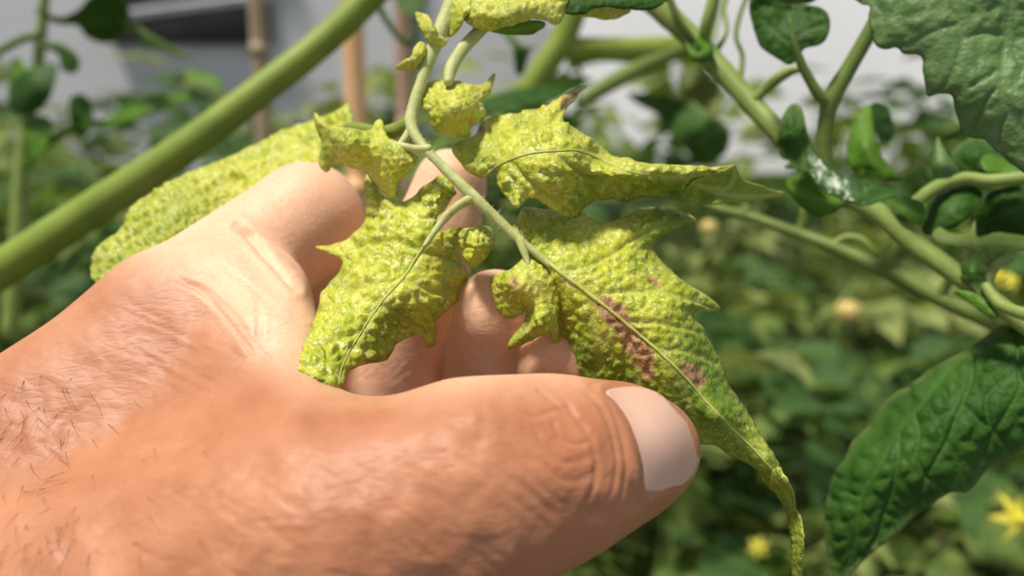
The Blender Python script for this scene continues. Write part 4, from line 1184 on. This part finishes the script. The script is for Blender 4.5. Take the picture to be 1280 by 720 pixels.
blade('leaf_blade', [(612, 120), (650, 110), (690, 108), (712, 114), (690, 126), (650, 138), (615, 140), (600, 132)], [(602, 130, 340), (650, 120, 345), (710, 114, 352), (650, 138, 338)], bs, M_MID, amp=0.8, cell=24, seed=62, step=4)
blade('leaf_blade', [(625, 38), (640, 40), (648, 52), (662, 58), (672, 56), (662, 66), (655, 90), (645, 92), (640, 60)], [(630, 38, 330), (650, 60, 326), (670, 57, 334), (650, 90, 330)], bs, M_DARK, amp=0.5, cell=20, seed=63, step=3.6, serr=0.4)
tp = thing('tomato_leaf', 'small dark leaf on a thin stalk, before the slim grey stake', 'leaf', W(500, -40, 330))
blade('leaf_blade', [(490, -12), (496, 4), (504, 16), (515, 23), (526, 17), (532, 4), (536, -14), (515, -30)], [(492, -5, 330), (515, 22, 324), (534, -5, 328), (515, -25, 332)], tp, M_DARK, amp=0.5, cell=20, seed=64, step=3.6)
tube('leaf_stalk', [(455, -30, 330), (470, 2, 330), (486, 30, 329), (500, 48, 328), (512, 54, 328), (521, 40, 327), (520, 15, 326)], [1.4, 1.4, 1.3, 1.2, 1.1, .9, .6], tp, M_DARK, 8)

# leaves at the left
lp = thing('tomato_shoot', 'young lit shoot with pointed leaves, left of the thick slanting stem', 'shoot', W(20, 420, 420))
tube('stem', [(12, 420, 420), (22, 300, 420), (28, 200, 418), (40, 120, 415), (50, 60, 410), (58, -30, 400)], [4, 4, 3.6, 3.2, 2.6, 2.2], lp, M_BRANCH, 10)
tube('leaf_stalk', [(26, 215, 418), (60, 180, 416), (95, 160, 412), (130, 152, 410)], [2.2, 2.0, 1.8, 1.4], lp, M_YOUNG_LIT, 8)
tube('leaf_stalk', [(45, 45, 405), (25, 50, 408), (-20, 75, 412)], [2, 2, 2], lp, M_DSTEM, 8)
for ol, ct, mt in [
    ([(124, 156), (150, 136), (180, 122), (215, 116), (240, 122), (215, 131), (190, 144), (160, 154), (138, 158)], [(125, 156, 410), (180, 126, 402), (238, 122, 408), (190, 142, 396)], M_YOUNG_LIT),
    ([(9, 116), (20, 96), (40, 84), (70, 79), (67, 106), (58, 130), (40, 143), (18, 141)], [(12, 118, 408), (68, 80, 402), (40, 110, 396), (40, 142, 404)], M_MID),
    ([(86, 127), (100, 117), (113, 128), (116, 150), (106, 170), (90, 162)], [(88, 128, 414), (114, 140, 406), (104, 168, 408)], M_MID),
    ([(14, 78), (24, 72), (34, 90), (26, 108), (14, 112)], [(16, 80, 410), (30, 90, 404), (18, 110, 406)], M_YOUNG_LIT),
    ([(30, 158), (50, 144), (66, 156), (60, 180), (48, 200), (36, 190)], [(32, 160, 412), (64, 158, 404), (48, 198, 406)], M_YOUNG_LIT),
    ([(40, 54), (60, 52), (80, 55), (97, 70), (98, 88), (86, 92), (76, 84), (72, 68), (56, 60)], [(42, 55, 404), (96, 72, 398), (88, 90, 400), (70, 62, 400)], M_DARK),
    ([(42, 12), (75, 22), (98, 12), (112, -4), (140, -20), (158, 0), (162, 30), (150, 48), (134, 54), (110, 48), (96, 32), (70, 30)], [(44, 14, 396), (110, -4, 380), (150, 0, 376), (160, 30, 398), (134, 52, 412), (100, 32, 404)], M_DARK),
    ([(150, 22), (170, 30), (190, 44), (215, 58), (244, 72), (222, 70), (196, 62), (182, 60), (168, 46)], [(152, 24, 390), (190, 50, 386), (242, 72, 380)], M_DARK),
    ([(228, 88), (250, 88), (272, 98), (280, 112), (256, 106)], [(230, 89, 500), (278, 110, 490), (255, 104, 492)], M_YOUNG_LIT)]:
    blade('leaf_blade', ol, ct, lp, mt, amp=0.9, cell=26, seed=70 + len(ol) + int(ol[0][0]) % 7, step=4, serr=0.6, veins=[[ol[0], np.mean(ol, 0), ol[len(ol) // 2]]], curl=1.0)

# ------------------------------------------------------------------ stakes
def stake(px, py_ref, d, r, label, mat, z1=1.75):
    p = W(px, py_ref, d)
    root = thing('bamboo_stake', label, 'stake', (p[0], p[1], -0.02))
    zs, rr = [], []
    z = 0.0; rs_ = np.random.RandomState(int(px))
    while z < z1:
        for dz, k in ((0, 1.0), (0.006, 1.16), (0.012, 1.0)):
            zs.append(z + dz); rr.append(r * k)
        z += rs_.uniform(0.14, 0.2)
    me = tube_mesh('cane', [(0, 0, q) for q in zs], rr, 14, n_per=2)
    new_obj('cane', me, root, mat)
    for q in zs[1::3]:
        me = tube_mesh('node_ring', [(0, 0, q - 0.002), (0, 0, q + 0.002)], [r * 1.18, r * 1.18], 12, n_per=1)
        new_obj('node_ring', me, root, mat)
    return root


stake(443, 80, 600, 0.0080, 'bright tan bamboo stake rising between the two slimmer grey-brown stakes', M_BAMBOO)
stake(324, 50, 760, 0.0078, 'grey-brown bamboo stake partly behind the thick slanting stem', M_BAMBOO2)
stake(505, 70, 800, 0.0082, 'grey-brown bamboo stake behind the speckled leaf stalk', mat_plain('pinkish_bamboo', (0.42, 0.24, 0.16), (0.55, 0.36, 0.26), 0.6, 25))

# ------------------------------------------------------------------ tomato plants behind
def leaflet_geo(v, f, o, dirx, diry, up, L, Wd, fold, droop):
    prof = [(0, 0.02), (0.14, 0.62), (0.26, 0.92), (0.36, 0.70), (0.48, 0.86), (0.60, 0.55), (0.74, 0.46), (0.88, 0.20), (1, 0)]
    b = len(v)
    for t, w_ in prof:
        c = o + dirx * (t * L) - up * (droop * t * t * L)
        for s in (-1, 0, 1):
            v.append(c + diry * (s * w_ * Wd) + up * (abs(s) * w_ * Wd * fold))
    for i in range(len(prof) - 1):
        a = b + i * 3
        f.append((a, a + 1, a + 4, a + 3)); f.append((a + 1, a + 2, a + 5, a + 4))


def compound_leaf(seed):
    r = np.random.RandomState(seed)
    v, f = [], []
    L = 0.19
    n = 18
    P = []
    for i in range(n + 1):
        s = i / n
        P.append(np.array([s * L, 0.012 * math.sin(s * 3 + seed), 0.05 * s - 0.085 * s * s]))
    for i in range(n):
        d = P[i + 1] - P[i]; d /= np.linalg.norm(d)
        sd = np.cross(d, [0, 0, 1]); sd /= np.linalg.norm(sd); u = np.cross(sd, d)
        if i == 0: ring0 = None
        rad = 0.0016 * (1.2 - i / n)
        ring = []
        for k in range(4):
            a = k * math.pi / 2
            ring.append(len(v)); v.append(P[i] + rad * (math.cos(a) * sd + math.sin(a) * u))
        if ring0:
            for k in range(4): f.append((ring0[k], ring0[(k + 1) % 4], ring[(k + 1) % 4], ring[k]))
        ring0 = ring
    for i, sz in ((5, .8), (7, .35), (9, 1.0), (11, .4), (13, .95), (15, .3)):
        for s in (-1, 1):
            d = P[i + 1] - P[i]; d /= np.linalg.norm(d)
            y = np.array([0, s, 0.0])
            a = math.radians(r.uniform(55, 80))
            dx = d * math.cos(a) + y * math.sin(a); dx[2] += r.uniform(-.25, .2); dx /= np.linalg.norm(dx)
            up = np.array([r.uniform(-.3, .3), r.uniform(-.3, .3), 1.0]); up -= dx * (up @ dx); up /= np.linalg.norm(up)
            leaflet_geo(v, f, P[i] + dx * 0.004, dx, np.cross(up, dx), up, 0.062 * sz * r.uniform(.85, 1.15), 0.020 * sz, r.uniform(.1, .5), r.uniform(.1, .5))
    d = P[-1] - P[-2]; d /= np.linalg.norm(d)
    leaflet_geo(v, f, P[-2], d, np.array([0, 1.0, 0]), np.cross(d, [0, 1.0, 0]) * -1 if np.cross(d, [0, 1.0, 0])[2] < 0 else np.cross(d, [0, 1.0, 0]), 0.075, 0.024, .3, .3)
    me = mesh_np('leaf', v, f)
    return me


LEAVES = []
for k in range(6):
    me = compound_leaf(100 + k)
    me.materials.append(M_BG[k % 3])
    LEAVES.append(me)
STEMS = []
for k in range(3):
    r_ = np.random.RandomState(200 + k)
    pts = [(r_.uniform(-.02, .02), r_.uniform(-.02, .02), z) for z in np.linspace(0, 1.0, 8)]
    me = tube_mesh('stem', pts, np.linspace(0.008, 0.003, 8), 8, n_per=4)
    me.materials.append(M_BRANCH)
    STEMS.append(me)


def plant(x, y, h, nl, seed, label, group, zmin=0.3, lsc=1.0):
    r = np.random.RandomState(seed)
    root = thing('tomato_plant', label, 'plant', (x, y, -0.02), group)
    st = new_obj('stem', STEMS[seed % 3], root); st.scale = (1, 1, h)
    for i in range(nl):
        s = zmin + (1 - zmin) * (i + r.uniform(0, .6)) / nl
        lf = new_obj('leaf', LEAVES[r.randint(6)], root)
        lf.location = (0, 0, h * min(s, 0.995))
        lf.rotation_euler = (r.uniform(-.35, .35), r.uniform(-.75, .35) - 0.25 * max(0, s - .8) * 5, i * 2.4 + r.uniform(-.5, .5))
        k = lsc * r.uniform(.75, 1.2) * (1.05 - 0.35 * max(0, s - .75) * 4 * .5)
        lf.scale = (k, k, k)
    return root


rp = np.random.RandomState(17)
rows = [(0.58, -0.9, 1.1, 0.20, 1.04, 46, 'leafy tomato plant in the row closest behind the hand', 'row of plants behind the hand', 0.9),
        (0.86, -1.2, 1.5, 0.22, 1.14, 50, 'leafy tomato plant in the second row, between the bamboo stakes and the wall', 'second row of plants', 1.0),
        (1.25, -1.7, 2.0, 0.27, 1.22, 50, 'leafy tomato plant in the third row, before the greenhouse wall', 'third row of plants', 1.15),
        (1.80, -2.2, 2.5, 0.32, 1.26, 50, 'small far tomato plant growing along the greenhouse wall', 'plants along the wall', 1.35)]
sd_ = 300
for (y0, x0, x1, dx_, h0, nl, lab, grp, ls_) in rows:
    x = x0
    while x < x1:
        sd_ += 1
        h = h0 + rp.uniform(-.06, .06)
        ppx = 640 + x / y0 * FPX
        if y0 > 0.7 and 690 < ppx < 1030: h -= 0.11
        if y0 > 0.7 and 330 < ppx < 610: h += 0.05
        plant(x + rp.uniform(-.06, .06), y0 + rp.uniform(-.06, .06), h, nl, sd_, lab, grp, 0.30, ls_)
        x += dx_

# ------------------------------------------------------------------ fruit and flowers
def fruit(px, py, d, r, label):
    p = W(px, py, d)
    root = thing('tomato', label, 'tomato', p)
    bm = bmesh.new(); bmesh.ops.create_uvsphere(bm, u_segments=20, v_segments=14, radius=r)
    for v in bm.verts:
        v.co.z *= 0.92
        v.co.z -= 0.18 * r * math.exp(-(v.co.x ** 2 + v.co.y ** 2) / (0.1 * r * r)) * (1 if v.co.z > 0 else 0)
    me = bpy.data.meshes.new('fruit'); bm.to_mesh(me); bm.free()
    me.polygons.foreach_set('use_smooth', np.ones(len(me.polygons), bool))
    new_obj('fruit', me, root, M_YFRUIT)
    v, f = [], []
    for k in range(5):
        a = k * 1.2566
        dx = np.array([math.cos(a), math.sin(a), 0.05]); up = np.array([0, 0, 1.0])
        leaflet_geo(v, f, np.array([0, 0, r * .82]), dx, np.cross(up, dx), up, r * 1.0, r * .16, .2, .35)
    new_obj('calyx', mesh_np('calyx', v, f), root, M_MID)
    new_obj('stalk', tube_mesh('stalk', [(0, 0, r * .8), (0.1 * r, 0, r * 1.6), (0.6 * r, 0.2 * r, r * 2.6)], [r * .1, r * .09, r * .09], 6), root, M_BRANCH)


def flower(px, py, d, r, label, rot):
    p = W(px, py, d)
    root = thing('tomato_flower', label, 'flower', p)
    root.rotation_euler = rot
    for k in range(6):
        a = k * 2 * math.pi / 6
        v, f = [], []
        dx = np.array([math.cos(a), math.sin(a), 0.1]); up = np.array([0, 0, 1.0])
        leaflet_geo(v, f, np.zeros(3), dx, np.cross(up, dx), up, r, r * .24, .25, .4)
        new_obj('petal', mesh_np('petal', v, f), root, M_PETAL)
    new_obj('anther_cone', tube_mesh('anther_cone', [(0, 0, 0), (0, 0, r * .35), (0, 0, r * .7)], [r * .16, r * .15, r * .03], 8), root, M_PETAL)
    new_obj('stalk', tube_mesh('stalk', [(0, 0, 0), (0, 0, -r * .8), (r * .5, 0, -r * 1.6)], [r * .06, r * .06, r * .06], 6), root, M_BRANCH)


fruit(1060, 388, 560, 0.0085, 'small round pale yellow tomato below the dark stubbed stalk')
fruit(886, 284, 520, 0.0055, 'tiny greenish yellow tomato beside the pointed lobe of the speckled leaf')
flower(1270, 648, 420, 0.014, 'bright yellow flower below the dark quilted leaf', (1.2, 0.2, 0.3))
flower(948, 684, 470, 0.007, 'small yellow flower beside the long drooping leaf tip', (1.0, -0.3, 0))
flower(1250, 346, 330, 0.0055, 'deep yellow flower inside the curve of the pale leaf stalk', (1.2, 0.1, 0.5))
flower(1266, 352, 335, 0.005, 'paler yellow bloom next to the flower inside the stalk curve', (1.0, 0.5, 0))

# ------------------------------------------------------------------ greenhouse end wall details
for k, x in enumerate((-3.2, -1.9, -0.35, 0.95, 2.2, 3.4)):
    box('post', x, -0.045, 0.0, 0.04, 0.04, 3.0, M_METAL, wall)
pv = W(235, 20, 2850)
win = box('window_1', pv[0], WALL_Y - 0.01, pv[2] + 0.12, 0.55, 0.04, 0.42, M_OPEN)
tag(win, 'dark panel for the shade inside an open vent, with a metal bar in the film wall', 'window', kind='structure')
box('frame_bar', 0, -0.05, -0.10, 0.62, 0.03, 0.03, M_METAL, win, (0, -0.12, 0))
box('frame_bar', 0, -0.04, 0.20, 0.62, 0.03, 0.03, M_METAL, win)
